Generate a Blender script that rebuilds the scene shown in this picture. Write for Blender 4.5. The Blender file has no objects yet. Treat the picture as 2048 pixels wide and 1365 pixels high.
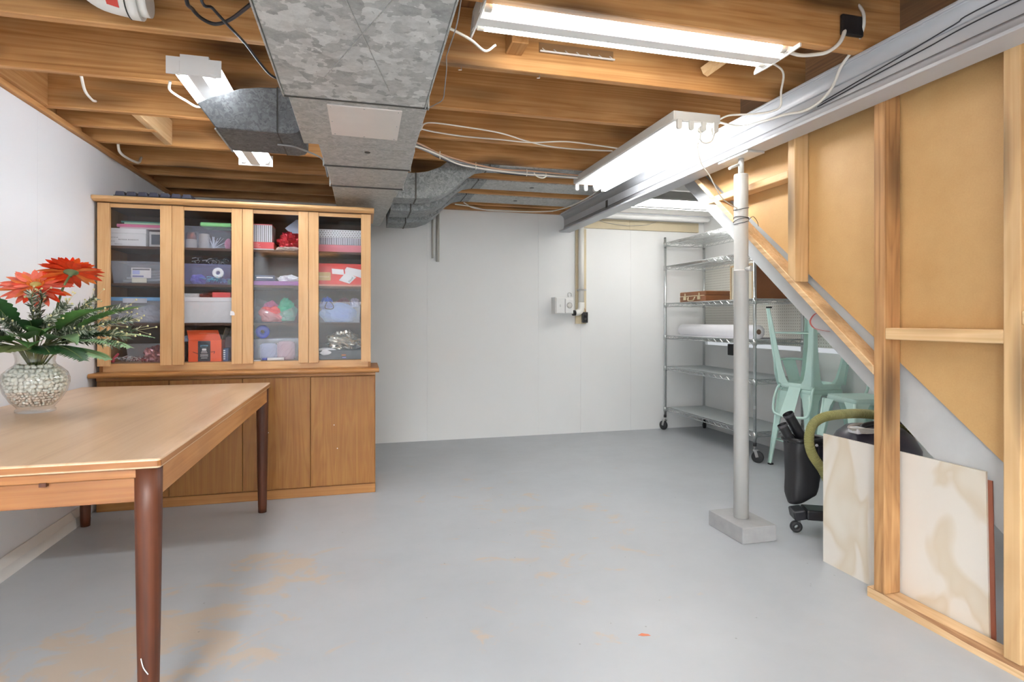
import bpy, bmesh, math, random
from mathutils import Vector, Matrix, Quaternion, noise
random.seed(7)
PI = math.pi
scn = bpy.context.scene
COL = scn.collection

# ---------------------------------------------------------------- camera, world, exposure
YAW = 0.2557
cam_d = bpy.data.cameras.new('camera')
cam = bpy.data.objects.new('camera', cam_d)
COL.objects.link(cam)
cam.location = (0, 0, 1.12)
cam.rotation_euler = (PI / 2, 0, -YAW)
cam_d.sensor_width = 36
cam_d.lens = 36 * 1150 / 2048
cam_d.shift_y = -42.5 / 2048
cam_d.clip_start = 0.02
scn.camera = cam
world = bpy.data.worlds.new('world')
scn.world = world
world.use_nodes = True
world.node_tree.nodes['Background'].inputs[0].default_value = (0.82, 0.86, 0.9, 1)
world.node_tree.nodes['Background'].inputs[1].default_value = 0.35
scn.view_settings.view_transform = 'Standard'
scn.view_settings.look = 'None'
scn.view_settings.gamma = 1
scn.view_settings.exposure = 1.05
scn.view_settings.use_curve_mapping = False
scn.cycles.use_denoising = True
scn.cycles.max_bounces = 10
scn.cycles.diffuse_bounces = 6
scn.cycles.transparent_max_bounces = 24
scn.cycles.sample_clamp_indirect = 6
TUBE_NEAR, TUBE_MID, TUBE_LEFT, TUBE_FAR, TUBE_REAR, FILL_REAR_L = 11, 18, 17, 14, 70, 460

# ---------------------------------------------------------------- helpers
def lin(c):
    return tuple((x / 12.92 if x <= 0.04045 else ((x + 0.055) / 1.055) ** 2.4) for x in (v / 255 for v in c)) + (1,)

ABS = {}
def base_of(o):
    return ABS.get(o.name, Vector((0, 0, 0))) if o else Vector((0, 0, 0))

def tag(o, label=None, cat=None, group=None, kind=None):
    if label: o['label'] = label
    if cat: o['category'] = cat
    if group: o['group'] = group
    if kind: o['kind'] = kind
    return o

def thing(name, label, cat, loc=(0, 0, 0), rz=0.0, group=None, kind=None, local=False):
    """an Empty at the base of a thing; parts are given in world coordinates unless local"""
    o = bpy.data.objects.new(name, None)
    o.empty_display_size = 0.05
    COL.objects.link(o)
    o.location = loc
    o.rotation_euler = (0, 0, rz)
    ABS[o.name] = Vector((0, 0, 0)) if local else Vector(loc)
    return tag(o, label, cat, group, kind)

def copy_tree(o, parent=None):
    c = o.copy()
    COL.objects.link(c)
    if parent is not None:
        c.parent = parent
    for ch in list(o.children):
        copy_tree(ch, c)
    return c

def smooth_path(pts, k=6):
    pts = [Vector(p) for p in pts]
    if len(pts) < 3:
        return pts
    out = []
    P = [pts[0] * 2 - pts[1]] + pts + [pts[-1] * 2 - pts[-2]]
    for i in range(1, len(P) - 2):
        a, b, c, d = P[i - 1], P[i], P[i + 1], P[i + 2]
        for j in range(k):
            t = j / k
            out.append(0.5 * ((2 * b) + (c - a) * t + (2 * a - 5 * b + 4 * c - d) * t * t + (3 * b - a - 3 * c + d) * t ** 3))
    out.append(pts[-1])
    return out

class MB:
    def __init__(s):
        s.v = []; s.f = []; s.sm = []; s.mi = []; s.m = 0
    def add(s, vs, fs, smooth=False):
        n = len(s.v)
        s.v += [Vector(p) for p in vs]
        for f in fs:
            s.f.append([i + n for i in f]); s.sm.append(smooth); s.mi.append(s.m)
        return s
    def box(s, a, b):
        x0, y0, z0 = a; x1, y1, z1 = b
        return s.add([(x0, y0, z0), (x1, y0, z0), (x1, y1, z0), (x0, y1, z0), (x0, y0, z1), (x1, y0, z1), (x1, y1, z1), (x0, y1, z1)],
                     [(0, 3, 2, 1), (4, 5, 6, 7), (0, 1, 5, 4), (1, 2, 6, 5), (2, 3, 7, 6), (3, 0, 4, 7)])
    def bar(s, p, q, w, h, up=(0, 0, 1)):
        p, q = Vector(p), Vector(q)
        d = (q - p).normalized()
        side = d.cross(Vector(up))
        if side.length < 1e-5: side = d.cross(Vector((1, 0, 0)))
        side.normalize(); u = side.cross(d)
        vs = []
        for e in (p, q):
            for a, b in ((-1, -1), (1, -1), (1, 1), (-1, 1)):
                vs.append(e + side * a * w / 2 + u * b * h / 2)
        return s.add(vs, [(0, 1, 2, 3), (7, 6, 5, 4), (0, 4, 5, 1), (1, 5, 6, 2), (2, 6, 7, 3), (3, 7, 4, 0)])
    def tube(s, pts, r, n=8, cap=True, smooth=True, k=0, closed=False, flat=1.0):
        pts = smooth_path(pts, k) if k else [Vector(p) for p in pts]
        m = len(pts)
        rr = r if isinstance(r, (list, tuple)) else [r] * m
        if len(rr) != m:
            rr = [rr[0] + (rr[-1] - rr[0]) * i / (m - 1) for i in range(m)]
        vs = []; prev = None
        for i, p in enumerate(pts):
            if closed:
                d = pts[(i + 1) % m] - pts[i - 1]
            else:
                d = pts[min(i + 1, m - 1)] - pts[max(i - 1, 0)]
            d = d.normalized() if d.length > 1e-9 else Vector((0, 0, 1))
            if prev is None:
                x = d.cross(Vector((0, 0, 1)))
                if x.length < 0.1: x = d.cross(Vector((1, 0, 0)))
            else:
                x = prev - d * prev.dot(d)
            x.normalize(); prev = x
            y = d.cross(x)
            for j in range(n):
                a = 2 * PI * j / n
                vs.append(p + x * math.cos(a) * rr[i] + y * math.sin(a) * rr[i] * flat)
        fs = []
        for i in range(m if closed else m - 1):
            i2 = (i + 1) % m
            for j in range(n):
                j2 = (j + 1) % n
                fs.append((i * n + j, i * n + j2, i2 * n + j2, i2 * n + j))
        s.add(vs, fs, smooth)
        if cap and not closed:
            s.add(vs[:n], [tuple(reversed(range(n)))]); s.add(vs[-n:], [tuple(range(n))])
        return s
    def cyl(s, p, q, r, n=16, r2=None, smooth=True):
        return s.tube([p, q], [r, r if r2 is None else r2], n, smooth=smooth)
    def lathe(s, c, prof, n=32, smooth=True, M=None, cap=False):
        c = Vector(c); vs = []
        for r, z in prof:
            for j in range(n):
                a = 2 * PI * j / n
                p = Vector((r * math.cos(a), r * math.sin(a), z))
                vs.append(c + (M @ p if M else p))
        fs = []
        for i in range(len(prof) - 1):
            for j in range(n):
                j2 = (j + 1) % n
                fs.append((i * n + j, i * n + j2, (i + 1) * n + j2, (i + 1) * n + j))
        s.add(vs, fs, smooth)
        if cap:
            s.add(vs[:n], [tuple(reversed(range(n)))]); s.add(vs[-n:], [tuple(range(n))])
        return s
    def prism(s, poly, axis, a, b, smooth=False):
        n = len(poly); vs = []
        for t in (a, b):
            for u, v in poly:
                vs.append({'x': (t, u, v), 'y': (u, t, v), 'z': (u, v, t)}[axis])
        fs = [tuple(range(n)), tuple(range(2 * n - 1, n - 1, -1))]
        s.add(vs, fs)
        s.add(vs, [(i, i + n, (i + 1) % n + n, (i + 1) % n) for i in range(n)], smooth)
        return s
    def grid(s, fn, nu, nv, smooth=True):
        vs = [fn(i / nu, j / nv) for i in range(nu + 1) for j in range(nv + 1)]
        w = nv + 1
        return s.add(vs, [(i * w + j, (i + 1) * w + j, (i + 1) * w + j + 1, i * w + j + 1) for i in range(nu) for j in range(nv)], smooth)
    def ball(s, c, r, n=10, sc=(1, 1, 1)):
        m = n // 2 + 1
        vs = [Vector(c)]; vs = []
        for i in range(m + 1):
            t = PI * i / m
            for j in range(n):
                a = 2 * PI * j / n
                vs.append(Vector(c) + Vector((r * sc[0] * math.sin(t) * math.cos(a), r * sc[1] * math.sin(t) * math.sin(a), r * sc[2] * math.cos(t))))
        fs = [(i * n + j, (i + 1) * n + j, (i + 1) * n + (j + 1) % n, i * n + (j + 1) % n) for i in range(m) for j in range(n)]
        return s.add(vs, fs, True)
    def build(s, name, mats, parent=None, bevel=0.0, seg=2, at=None, solid=0.0, sub=0, recalc=True, weld=True, **t):
        off = base_of(parent) if parent else Vector(at or (0, 0, 0))
        me = bpy.data.meshes.new(name)
        bm = bmesh.new()
        bv = [bm.verts.new(p - off) for p in s.v]
        for f, sm, mi in zip(s.f, s.sm, s.mi):
            if len(set(f)) < 3: continue
            try:
                ff = bm.faces.new([bv[i] for i in f])
            except ValueError:
                continue
            ff.smooth = sm; ff.material_index = mi
        if weld: bmesh.ops.remove_doubles(bm, verts=bm.verts, dist=1e-5)
        if recalc: bmesh.ops.recalc_face_normals(bm, faces=bm.faces)
        if bevel:
            es = [e for e in bm.edges if len(e.link_faces) == 2 and e.calc_face_angle(0) > 0.6]
            bmesh.ops.bevel(bm, geom=es, offset=bevel, segments=seg, affect='EDGES', profile=0.5, clamp_overlap=True)
        bm.to_mesh(me); bm.free()
        for m in (mats if isinstance(mats, (list, tuple)) else [mats]):
            me.materials.append(m)
        o = bpy.data.objects.new(name, me)
        COL.objects.link(o)
        if parent:
            o.parent = parent; ABS[o.name] = off
        else:
            o.location = off; ABS[o.name] = off
        if solid:
            md = o.modifiers.new('solid', 'SOLIDIFY'); md.thickness = solid; md.offset = 0
        if sub:
            md = o.modifiers.new('sub', 'SUBSURF'); md.levels = sub; md.render_levels = sub
        return tag(o, **t)

def text(body, size, loc, rot, m, parent, name='lettering', ext=0.0003, align='LEFT'):
    cu = bpy.data.curves.new(name, 'FONT')
    cu.body = body; cu.size = size; cu.extrude = ext; cu.align_x = align
    cu.materials.append(m)
    o = bpy.data.objects.new(name, cu)
    me = bpy.data.meshes.new_from_object(o)
    bpy.data.objects.remove(o)
    me.materials.clear(); me.materials.append(m)
    o = bpy.data.objects.new(name, me)
    COL.objects.link(o)
    o.parent = parent
    o.location = Vector(loc) - base_of(parent); o.rotation_euler = rot
    return o

# ---------------------------------------------------------------- materials
class NT:
    def __init__(s, name):
        s.m = bpy.data.materials.new(name); s.m.use_nodes = True
        s.t = s.m.node_tree; s.b = s.t.nodes['Principled BSDF']
    def n(s, typ, **k):
        o = s.t.nodes.new(typ)
        for a, v in k.items(): setattr(o, a, v)
        return o
    def l(s, a, b): s.t.links.new(a, b)
    def val(s, sock, v):
        if isinstance(v, bpy.types.NodeSocket): s.l(v, sock)
        else: sock.default_value = v
    def coord(s, scale=(1, 1, 1), rnd=True, kind='Object', rot=(0, 0, 0)):
        tc = s.n('ShaderNodeTexCoord'); mp = s.n('ShaderNodeMapping')
        mp.inputs['Scale'].default_value = scale; mp.inputs['Rotation'].default_value = rot
        s.l(tc.outputs[kind], mp.inputs['Vector'])
        if rnd:
            oi = s.n('ShaderNodeObjectInfo'); ml = s.n('ShaderNodeMath', operation='MULTIPLY'); ml.inputs[1].default_value = 37.0
            s.l(oi.outputs['Random'], ml.inputs[0]); s.l(ml.outputs[0], mp.inputs['Location'])
        return mp.outputs['Vector']
    def noise(s, vec, scale=5, detail=4, rough=0.55, dist=0.0):
        o = s.n('ShaderNodeTexNoise')
        s.l(vec, o.inputs['Vector'])
        o.inputs['Scale'].default_value = scale; o.inputs['Detail'].default_value = detail
        o.inputs['Roughness'].default_value = rough; o.inputs['Distortion'].default_value = dist
        return o.outputs['Fac']
    def voro(s, vec, scale=10, feature='F1', out='Distance'):
        o = s.n('ShaderNodeTexVoronoi', feature=feature)
        s.l(vec, o.inputs['Vector']); o.inputs['Scale'].default_value = scale
        return o.outputs[out]
    def ramp(s, fac, stops):
        o = s.n('ShaderNodeValToRGB')
        e = o.color_ramp.elements
        while len(e) < len(stops): e.new(0.5)
        for i, (p, c) in enumerate(stops):
            e[i].position = p; e[i].color = c if len(c) == 4 else lin(c)
        s.l(fac, o.inputs[0])
        return o.outputs[0]
    def math(s, op, a, b=0.0, clamp=False):
        o = s.n('ShaderNodeMath', operation=op, use_clamp=clamp)
        s.val(o.inputs[0], a); s.val(o.inputs[1], b)
        return o.outputs[0]
    def mix(s, f, a, b, mode='MIX'):
        o = s.n('ShaderNodeMix', data_type='RGBA', blend_type=mode)
        s.val(o.inputs[0], f); s.val(o.inputs[6], a); s.val(o.inputs[7], b)
        return o.outputs[2]
    def sep(s, vec):
        o = s.n('ShaderNodeSeparateXYZ'); s.l(vec, o.inputs[0]); return o.outputs
    def bump(s, h, strength=0.2, dist=0.01):
        o = s.n('ShaderNodeBump'); o.inputs['Strength'].default_value = strength; o.inputs['Distance'].default_value = dist
        s.l(h, o.inputs['Height']); s.l(o.outputs[0], s.b.inputs['Normal'])
    def fin(s, color=None, rough=0.5, metal=0.0, **k):
        if color is not None: s.val(s.b.inputs['Base Color'], color)
        s.val(s.b.inputs['Roughness'], rough); s.val(s.b.inputs['Metallic'], metal)
        for a, v in k.items(): s.val(s.b.inputs[a.replace('_', ' ')], v)
        return s.m

def plain(name, c, rough=0.5, metal=0.0, var=0.06, sc=9, bump=0.0, **k):
    t = NT(name)
    vec = t.coord()
    n = t.noise(vec, sc, 5)
    a = tuple(x * (1 - var) for x in lin(c)[:3]) + (1,); b = tuple(min(1, x * (1 + var)) for x in lin(c)[:3]) + (1,)
    col = t.ramp(n, [(0.3, a), (0.7, b)])
    if bump: t.bump(t.noise(vec, sc * 12, 3), bump, 0.004)
    return t.fin(col, rough, metal, **k)

def wood(name, light, mid, dark, axis='x', scale=1.0, rough=0.55, knots=0.0, fig=1.0, coat=0.0):
    """timber with the grain along one axis"""
    t = NT(name)
    st = {'x': (0.55, 9, 9), 'y': (9, 0.55, 9), 'z': (9, 9, 0.55)}[axis]
    vec = t.coord(tuple(q * scale for q in st))
    n1 = t.noise(vec, 1.0, 3, 0.5, 1.2 * fig)
    wv = t.math('FRACT', t.math('MULTIPLY', n1, 7.0))
    wv = t.math('ABSOLUTE', t.math('SUBTRACT', wv, 0.5))
    fine = t.noise(t.coord(tuple(q * scale * (1 if q < 1 else 9) for q in st)), 1.2, 3, 0.6)
    f = t.math('ADD', t.math('MULTIPLY', wv, 0.55), t.math('MULTIPLY', fine, 0.74))
    col = t.ramp(f, [(0.12, dark), (0.42, mid), (0.8, light)])
    big = t.noise(t.coord((1.5, 1.5, 1.5)), 1.3, 3)
    col = t.mix(t.ramp(big, [(0.42, (0, 0, 0, 1)), (0.72, (.5, .5, .5, 1))]), col, lin(tuple(int(q * 0.9) for q in dark)))
    if knots:
        kv = t.coord({'x': (1.5, 6, 6), 'y': (6, 1.5, 6), 'z': (6, 6, 1.5)}[axis])
        d = t.voro(kv, 1.0)
        km = t.n('ShaderNodeMapRange'); km.inputs['From Min'].default_value = 0.40; km.inputs['From Max'].default_value = 0.14
        t.l(d, km.inputs[0])
        col = t.mix(t.math('MULTIPLY', km.outputs[0], knots), col, lin(tuple(int(q * 0.45) for q in dark)))
    t.bump(f, 0.12, 0.004)
    return t.fin(col, rough, 0, Coat_Weight=coat)

def glassy(name, tint=(1, 1, 1), gloss=1.0, rough=0.03, white=0.0, wcol=(225, 230, 240)):
    """thin clear sheet: transparent with a Fresnel sheen, optionally a little milky"""
    t = NT(name)
    tr = t.n('ShaderNodeBsdfTransparent'); tr.inputs[0].default_value = tint + (1,)
    gl = t.n('ShaderNodeBsdfGlossy'); gl.inputs['Roughness'].default_value = rough
    lw = t.n('ShaderNodeLayerWeight'); lw.inputs[0].default_value = 0.5
    fr = t.math('ADD', t.math('MULTIPLY', t.math('POWER', lw.outputs['Facing'], 4.0), 0.8), 0.06)
    mx = t.n('ShaderNodeMixShader')
    t.l(t.math('MULTIPLY', fr, gloss, True), mx.inputs[0]); t.l(tr.outputs[0], mx.inputs[1]); t.l(gl.outputs[0], mx.inputs[2])
    out = t.t.nodes['Material Output']; res = mx.outputs[0]
    if white:
        df = t.n('ShaderNodeBsdfDiffuse'); df.inputs[0].default_value = lin(wcol)
        m2 = t.n('ShaderNodeMixShader'); m2.inputs[0].default_value = white
        t.l(res, m2.inputs[1]); t.l(df.outputs[0], m2.inputs[2]); res = m2.outputs[0]
    t.l(res, out.inputs['Surface'])
    return t.m

def emit(name, c, s):
    t = NT(name)
    t.b.inputs['Base Color'].default_value = (1, 1, 1, 1)
    t.b.inputs['Emission Color'].default_value = c + (1,)
    t.b.inputs['Emission Strength'].default_value = s
    return t.m

def galv(name, lo, hi, scale=22, metal=0.55, rough=0.42):
    t = NT(name)
    vec = t.coord((1, 1, 1))
    dn = t.n('ShaderNodeTexNoise'); dn.inputs['Scale'].default_value = 26; dn.inputs['Detail'].default_value = 5; t.l(vec, dn.inputs['Vector'])
    wv = t.n('ShaderNodeVectorMath', operation='MULTIPLY_ADD'); t.l(dn.outputs['Color'], wv.inputs[0]); wv.inputs[1].default_value = (0.10,) * 3; t.l(vec, wv.inputs[2])
    vo = t.n('ShaderNodeTexVoronoi'); vo.inputs['Scale'].default_value = scale; t.l(wv.outputs[0], vo.inputs['Vector'])
    sp = t.n('ShaderNodeSeparateColor'); t.l(vo.outputs['Color'], sp.inputs[0])
    f = t.math('ADD', t.math('MULTIPLY', sp.outputs[0], 0.42), t.math('MULTIPLY', t.noise(vec, 24, 8, 0.75), 0.66))
    col = t.ramp(f, [(0.25, lo), (0.85, hi)])
    r = t.math('ADD', t.math('MULTIPLY', sp.outputs[1], 0.2), rough - 0.1)
    t.bump(t.noise(vec, 3, 2), 0.25, 0.02)
    return t.fin(col, r, metal)

M = {}
JL, JM, JD = (214, 166, 110), (190, 136, 78), (146, 94, 46)
M['joist'] = wood('joist_wood', JL, JM, JD, 'x', 0.8, 0.6, knots=0.75)
M['joist_y'] = wood('joist_wood_y', JL, JM, JD, 'y', 0.9, 0.6, knots=0.3)
M['subfloor'] = wood('subfloor_wood', (150, 105, 62), (128, 86, 48), (90, 58, 32), 'y', 0.7, 0.7)
M['stud'] = wood('stud_wood', (222, 188, 140), (210, 172, 122), (186, 144, 96), 'z', 0.9, 0.6, knots=0.8)
M['stud_old'] = wood('old_stud_wood', (200, 156, 106), (172, 126, 80), (112, 76, 46), 'z', 0.9, 0.65, knots=0.9)
M['plate'] = wood('plate_wood', (230, 198, 154), (214, 176, 130), (184, 142, 98), 'y', 0.9, 0.6, knots=0.6)
M['block'] = wood('block_wood', (238, 206, 160), (226, 188, 138), (206, 162, 110), 'y', 1.0, 0.6, knots=0.5)
M['teak'] = wood('teak_veneer', (166, 116, 54), (150, 98, 40), (128, 78, 28), 'z', 1.1, 0.5, coat=0.03)
M['teak_x'] = wood('teak_edge', (184, 132, 74), (168, 114, 58), (142, 88, 40), 'x', 1.0, 0.45, coat=0.05)
M['oak_z'] = wood('oak_stile', (216, 176, 126), (208, 164, 112), (194, 146, 92), 'z', 1.6, 0.42, coat=0.1)
M['oak_x'] = wood('oak_rail', (216, 176, 126), (208, 164, 112), (194, 146, 92), 'x', 1.6, 0.42, coat=0.1)
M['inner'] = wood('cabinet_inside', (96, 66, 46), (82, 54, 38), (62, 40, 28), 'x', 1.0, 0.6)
M['leg'] = wood('table_leg_wood', (96, 48, 18), (76, 34, 10), (52, 22, 6), 'z', 1.0, 0.5, coat=0.0)
M['apron'] = wood('table_apron_wood', (200, 146, 92), (182, 126, 74), (150, 98, 54), 'y', 1.0, 0.42, coat=0.1)
M['apron_x'] = wood('table_apron_end_wood', (166, 112, 62), (146, 92, 46), (114, 68, 32), 'x', 1.0, 0.42, coat=0.1)

def table_top():
    t = NT('table_top_wood')
    vec = t.coord((10, 0.7, 10), rnd=False)
    f = t.math('ADD', t.math('MULTIPLY', t.noise(vec, 1.1, 4, 0.55, 0.9), 0.6), t.math('MULTIPLY', t.noise(t.coord((60, 1.0, 20), rnd=False), 1.3, 3), 0.42))
    col = t.ramp(f, [(0.25, (184, 146, 110)), (0.5, (204, 172, 138)), (0.78, (214, 188, 160))])
    v = t.coord((1, 1, 1), rnd=False)
    p = t.sep(v)
    edge = t.n('ShaderNodeMapRange'); edge.inputs['From Min'].default_value = 0.17; edge.inputs['From Max'].default_value = 0.0
    t.l(t.math('ABSOLUTE', t.math('SUBTRACT', p[0], 0.47)), edge.inputs[0])
    wear = t.math('MULTIPLY', edge.outputs[0], t.noise(t.coord((9, 2.2, 9), rnd=False), 1.2, 6, 0.65))
    wear = t.ramp(wear, [(0.3, (0, 0, 0, 1)), (0.52, (1, 1, 1, 1))])
    col = t.mix(t.math('MULTIPLY', wear, 0.55), col, lin((226, 196, 166)))
    t.bump(f, 0.05, 0.003)
    return t.fin(col, t.math('ADD', t.math('MULTIPLY', f, 0.2), 0.25), 0, Coat_Weight=0.1)
M['table_top'] = table_top()

def floor_mat():
    t = NT('painted_concrete')
    v = t.coord((1, 1, 1), rnd=False)
    p = t.sep(v)
    n = t.noise(v, 1.6, 6, 0.6)
    col = t.ramp(n, [(0.3, (165, 169, 173)), (0.7, (174, 178, 182))])
    def spot(x, y, rx, ry):
        dx = t.math('DIVIDE', t.math('SUBTRACT', p[0], x), rx); dy = t.math('DIVIDE', t.math('SUBTRACT', p[1], y), ry)
        d = t.math('SQRT', t.math('ADD', t.math('MULTIPLY', dx, dx), t.math('MULTIPLY', dy, dy)))
        return t.math('SUBTRACT', 1.0, d, clamp=True)
    s = t.math('MAXIMUM', spot(-0.72, 2.2, 0.7, 0.62), t.math('MULTIPLY', spot(-0.35, 2.75, 0.5, 0.5), 0.7))
    for a in ((0.75, 3.5, 0.8, 0.9), (0.9, 2.6, 0.9, 0.7), (0.6, 2.1, 0.6, 0.5), (1.3, 3.1, 0.5, 0.8)):
        s = t.math('MAXIMUM', s, t.math('MULTIPLY', spot(*a), 0.42))
    rag = t.noise(t.coord((3.2, 4.6, 1), rnd=False, rot=(0, 0, 0.4)), 1.5, 9, 0.68, 0.6)
    m = t.math('ADD', t.math('MULTIPLY', rag, 1.0), t.math('MULTIPLY', s, 0.33))
    m = t.ramp(m, [(0.66, (0, 0, 0, 1)), (0.73, (1, 1, 1, 1))])
    col = t.mix(t.math('MULTIPLY', m, 0.62), col, lin((192, 170, 144)))
    sc = t.noise(t.coord((7, 2, 1), rnd=False, rot=(0, 0, 0.7)), 2.2, 8, 0.7, 1.2)
    scm = t.ramp(sc, [(0.70, (0, 0, 0, 1)), (0.76, (1, 1, 1, 1))])
    col = t.mix(t.math('MULTIPLY', scm, 0.5), col, lin((148, 138, 124)))
    speck = t.voro(v, 9)
    spm = t.ramp(speck, [(0.025, (1, 1, 1, 1)), (0.04, (0, 0, 0, 1))])
    col = t.mix(t.math('MULTIPLY', spm, 0.6), col, lin((120, 116, 110)))
    t.bump(t.noise(v, 14, 6, 0.6), 0.06, 0.01)
    return t.fin(col, t.math('ADD', t.math('MULTIPLY', rag, 0.25), 0.28), 0)
M['floor'] = floor_mat()
M['wall_white'] = plain('white_painted_wall', (236, 237, 236), 0.55, var=0.006, sc=3, bump=0.02)
M['wall_cool'] = plain('left_wall_white', (234, 237, 242), 0.55, var=0.006, sc=3, bump=0.02)
M['tan_paint'] = plain('tan_paint', (205, 191, 160), 0.6, var=0.04)
M['white_paint'] = plain('white_gloss_paint', (232, 232, 230), 0.4, var=0.02)
M['ceil_white'] = plain('white_joist_paint', (214, 212, 208), 0.6, var=0.05)
M['beam'] = plain('grey_steel_paint', (186, 188, 192), 0.38, var=0.03, sc=4)
M['pole'] = plain('pole_paint', (196, 195, 191), 0.42, var=0.03, sc=6)
M['footing'] = plain('grey_footing', (158, 158, 158), 0.6, var=0.08, sc=20, bump=0.15)
M['galv'] = galv('galvanised_trunk', (136, 137, 135), (216, 217, 214), 24, 0.2, 0.5)
M['galv_fine'] = galv('galvanised_fine', (150, 150, 147), (192, 192, 188), 60, 0.2, 0.5)
M['galv_dark'] = galv('galvanised_bright', (104, 108, 110), (160, 164, 164), 80, 0.4, 0.55)
M['galv_shade'] = galv('shaded_galv_sheet', (74, 76, 78), (112, 114, 116), 80, 0.3, 0.6)  # galvanised metal darkened in colour to carry the backlit boot's shade
M['alu'] = plain('aluminium_sheet', (226, 220, 214), 0.4, 0.25, var=0.03)
M['seam'] = plain('dark_seam', (64, 62, 58), 0.6, 0.2)
M['fix_white'] = plain('fixture_white', (236, 236, 234), 0.4, var=0.01)
M['fix_grey'] = plain('fixture_grey', (206, 204, 198), 0.45, var=0.02)
M['cable_white'] = plain('white_cable', (228, 224, 214), 0.45, var=0.03)
M['cable_black'] = plain('black_cable', (42, 42, 46), 0.35, var=0.05)
M['cable_grey'] = plain('grey_cable', (140, 140, 140), 0.45, var=0.05)
M['cable_tan'] = plain('copper_cable', (190, 150, 120), 0.45, var=0.05)
M['black'] = plain('black_plastic', (30, 30, 32), 0.35, var=0.1)
M['rubber'] = plain('black_rubber', (38, 38, 40), 0.6, var=0.1)
M['chrome'] = plain('zinc_wire', (196, 200, 200), 0.28, 0.85, var=0.02)
M['hardboard'] = None
M['mint'] = plain('mint_enamel', (196, 226, 217), 0.35, var=0.03)
M['pvc'] = plain('white_pvc', (232, 230, 224), 0.35, var=0.02)
M['red_label'] = plain('red_label', (190, 62, 50), 0.5)
M['steel'] = plain('bright_steel', (190, 190, 188), 0.3, 0.9)
M['brown_case'] = plain('brown_case', (124, 78, 46), 0.45, var=0.08)
M['brown_side'] = plain('brown_case_side', (104, 60, 40), 0.45, var=0.08)
M['brass'] = plain('pale_brass', (206, 192, 160), 0.35, 0.7)
M['paper'] = plain('white_paper', (238, 238, 242), 0.6, var=0.02)
M['liner'] = plain('grey_liner', (178, 184, 184), 0.5, var=0.03)
M['glass'] = glassy('cabinet_glass', (0.97, 0.98, 0.99), 0.5)
M['vase'] = glassy('vase_glass', (0.975, 0.985, 0.98), 1.1)

def hardboard():
    t = NT('hardboard')
    v = t.coord((1, 1, 1), rnd=False)
    n = t.noise(v, 4, 7, 0.65); f = t.noise(v, 160, 3)
    col = t.ramp(t.math('ADD', t.math('MULTIPLY', n, 0.7), t.math('MULTIPLY', f, 0.3)), [(0.3, (190, 150, 96)), (0.7, (204, 166, 112))])
    p = t.sep(v)
    # old smudged spray marks
    def seg(y0, z0, r):
        dy = t.math('SUBTRACT', p[1], y0); dz = t.math('SUBTRACT', p[2], z0)
        d = t.math('SQRT', t.math('ADD', t.math('MULTIPLY', dy, dy), t.math('MULTIPLY', dz, dz)))
        return t.math('SUBTRACT', 1.0, t.math('ABSOLUTE', t.math('DIVIDE', t.math('SUBTRACT', d, r), 0.018)), clamp=True)
    w = t.math('MAXIMUM', seg(2.165, 1.87, 0.055), seg(2.115, 1.76, 0.05))
    w = t.math('MULTIPLY', w, t.ramp(t.noise(v, 9, 3), [(0.4, (0, 0, 0, 1)), (0.65, (1, 1, 1, 1))]))
    col = t.mix(t.math('MULTIPLY', w, 0.75), col, lin((136, 138, 124)))
    return t.fin(col, 0.55)
M['hardboard'] = hardboard()

def ply():
    t = NT('plywood_face')
    v = t.coord((1, 1, 1), rnd=False)
    n = t.noise(t.coord((1, 3.2, 1.6), rnd=False), 1.7, 2, 0.45, 0.5)
    col = t.ramp(n, [(0.30, (220, 215, 206)), (0.52, (219, 212, 201)), (0.57, (208, 195, 174)), (0.66, (215, 206, 190)), (0.75, (219, 212, 198))])
    return t.fin(col, 0.6)
M['ply'] = ply()
M['red_board'] = plain('red_brown_board', (150, 88, 66), 0.6)
M['stringer'] = plain('grey_stringer_paint', (188, 190, 190), 0.5, var=0.06, sc=7)
M['red_paint'] = plain('red_spray', (206, 110, 104), 0.6)

def pegboard():
    t = NT('pegboard_white')
    v = t.coord((1, 1, 1), rnd=False)
    p = t.sep(v)
    a = t.math('SUBTRACT', t.math('FRACT', t.math('MULTIPLY', p[1], 40.0)), 0.5)
    b = t.math('SUBTRACT', t.math('FRACT', t.math('MULTIPLY', p[2], 40.0)), 0.5)
    d = t.math('SQRT', t.math('ADD', t.math('MULTIPLY', a, a), t.math('MULTIPLY', b, b)))
    m = t.ramp(d, [(0.13, (1, 1, 1, 1)), (0.18, (0, 0, 0, 1))])
    col = t.mix(m, lin((222, 222, 214)), lin((150, 146, 134)))
    return t.fin(col, 0.55)
M['peg'] = pegboard()

# ---------------------------------------------------------------- the room shell
XL, XR, YB, YF = -1.513, 3.48, 5.34, -2.6
ZJ = 2.16                      # underside of the joists
JH = 0.235
MB().box((XL - .2, YF - .1, -.1), (XR + .1, YB + .15, 0)).build('floor', M['floor'], at=(0, 0, 0), label='grey painted concrete floor with tan worn patches', cat='floor', kind='structure')
ceil = MB().box((XL - .2, YF - .1, ZJ + JH), (XR + .1, YB + .15, ZJ + JH + .03)).build('ceiling', M['subfloor'], at=(0, 0, 0), label='open basement ceiling of brown boards above bare wooden joists', cat='ceiling', kind='structure')

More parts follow.
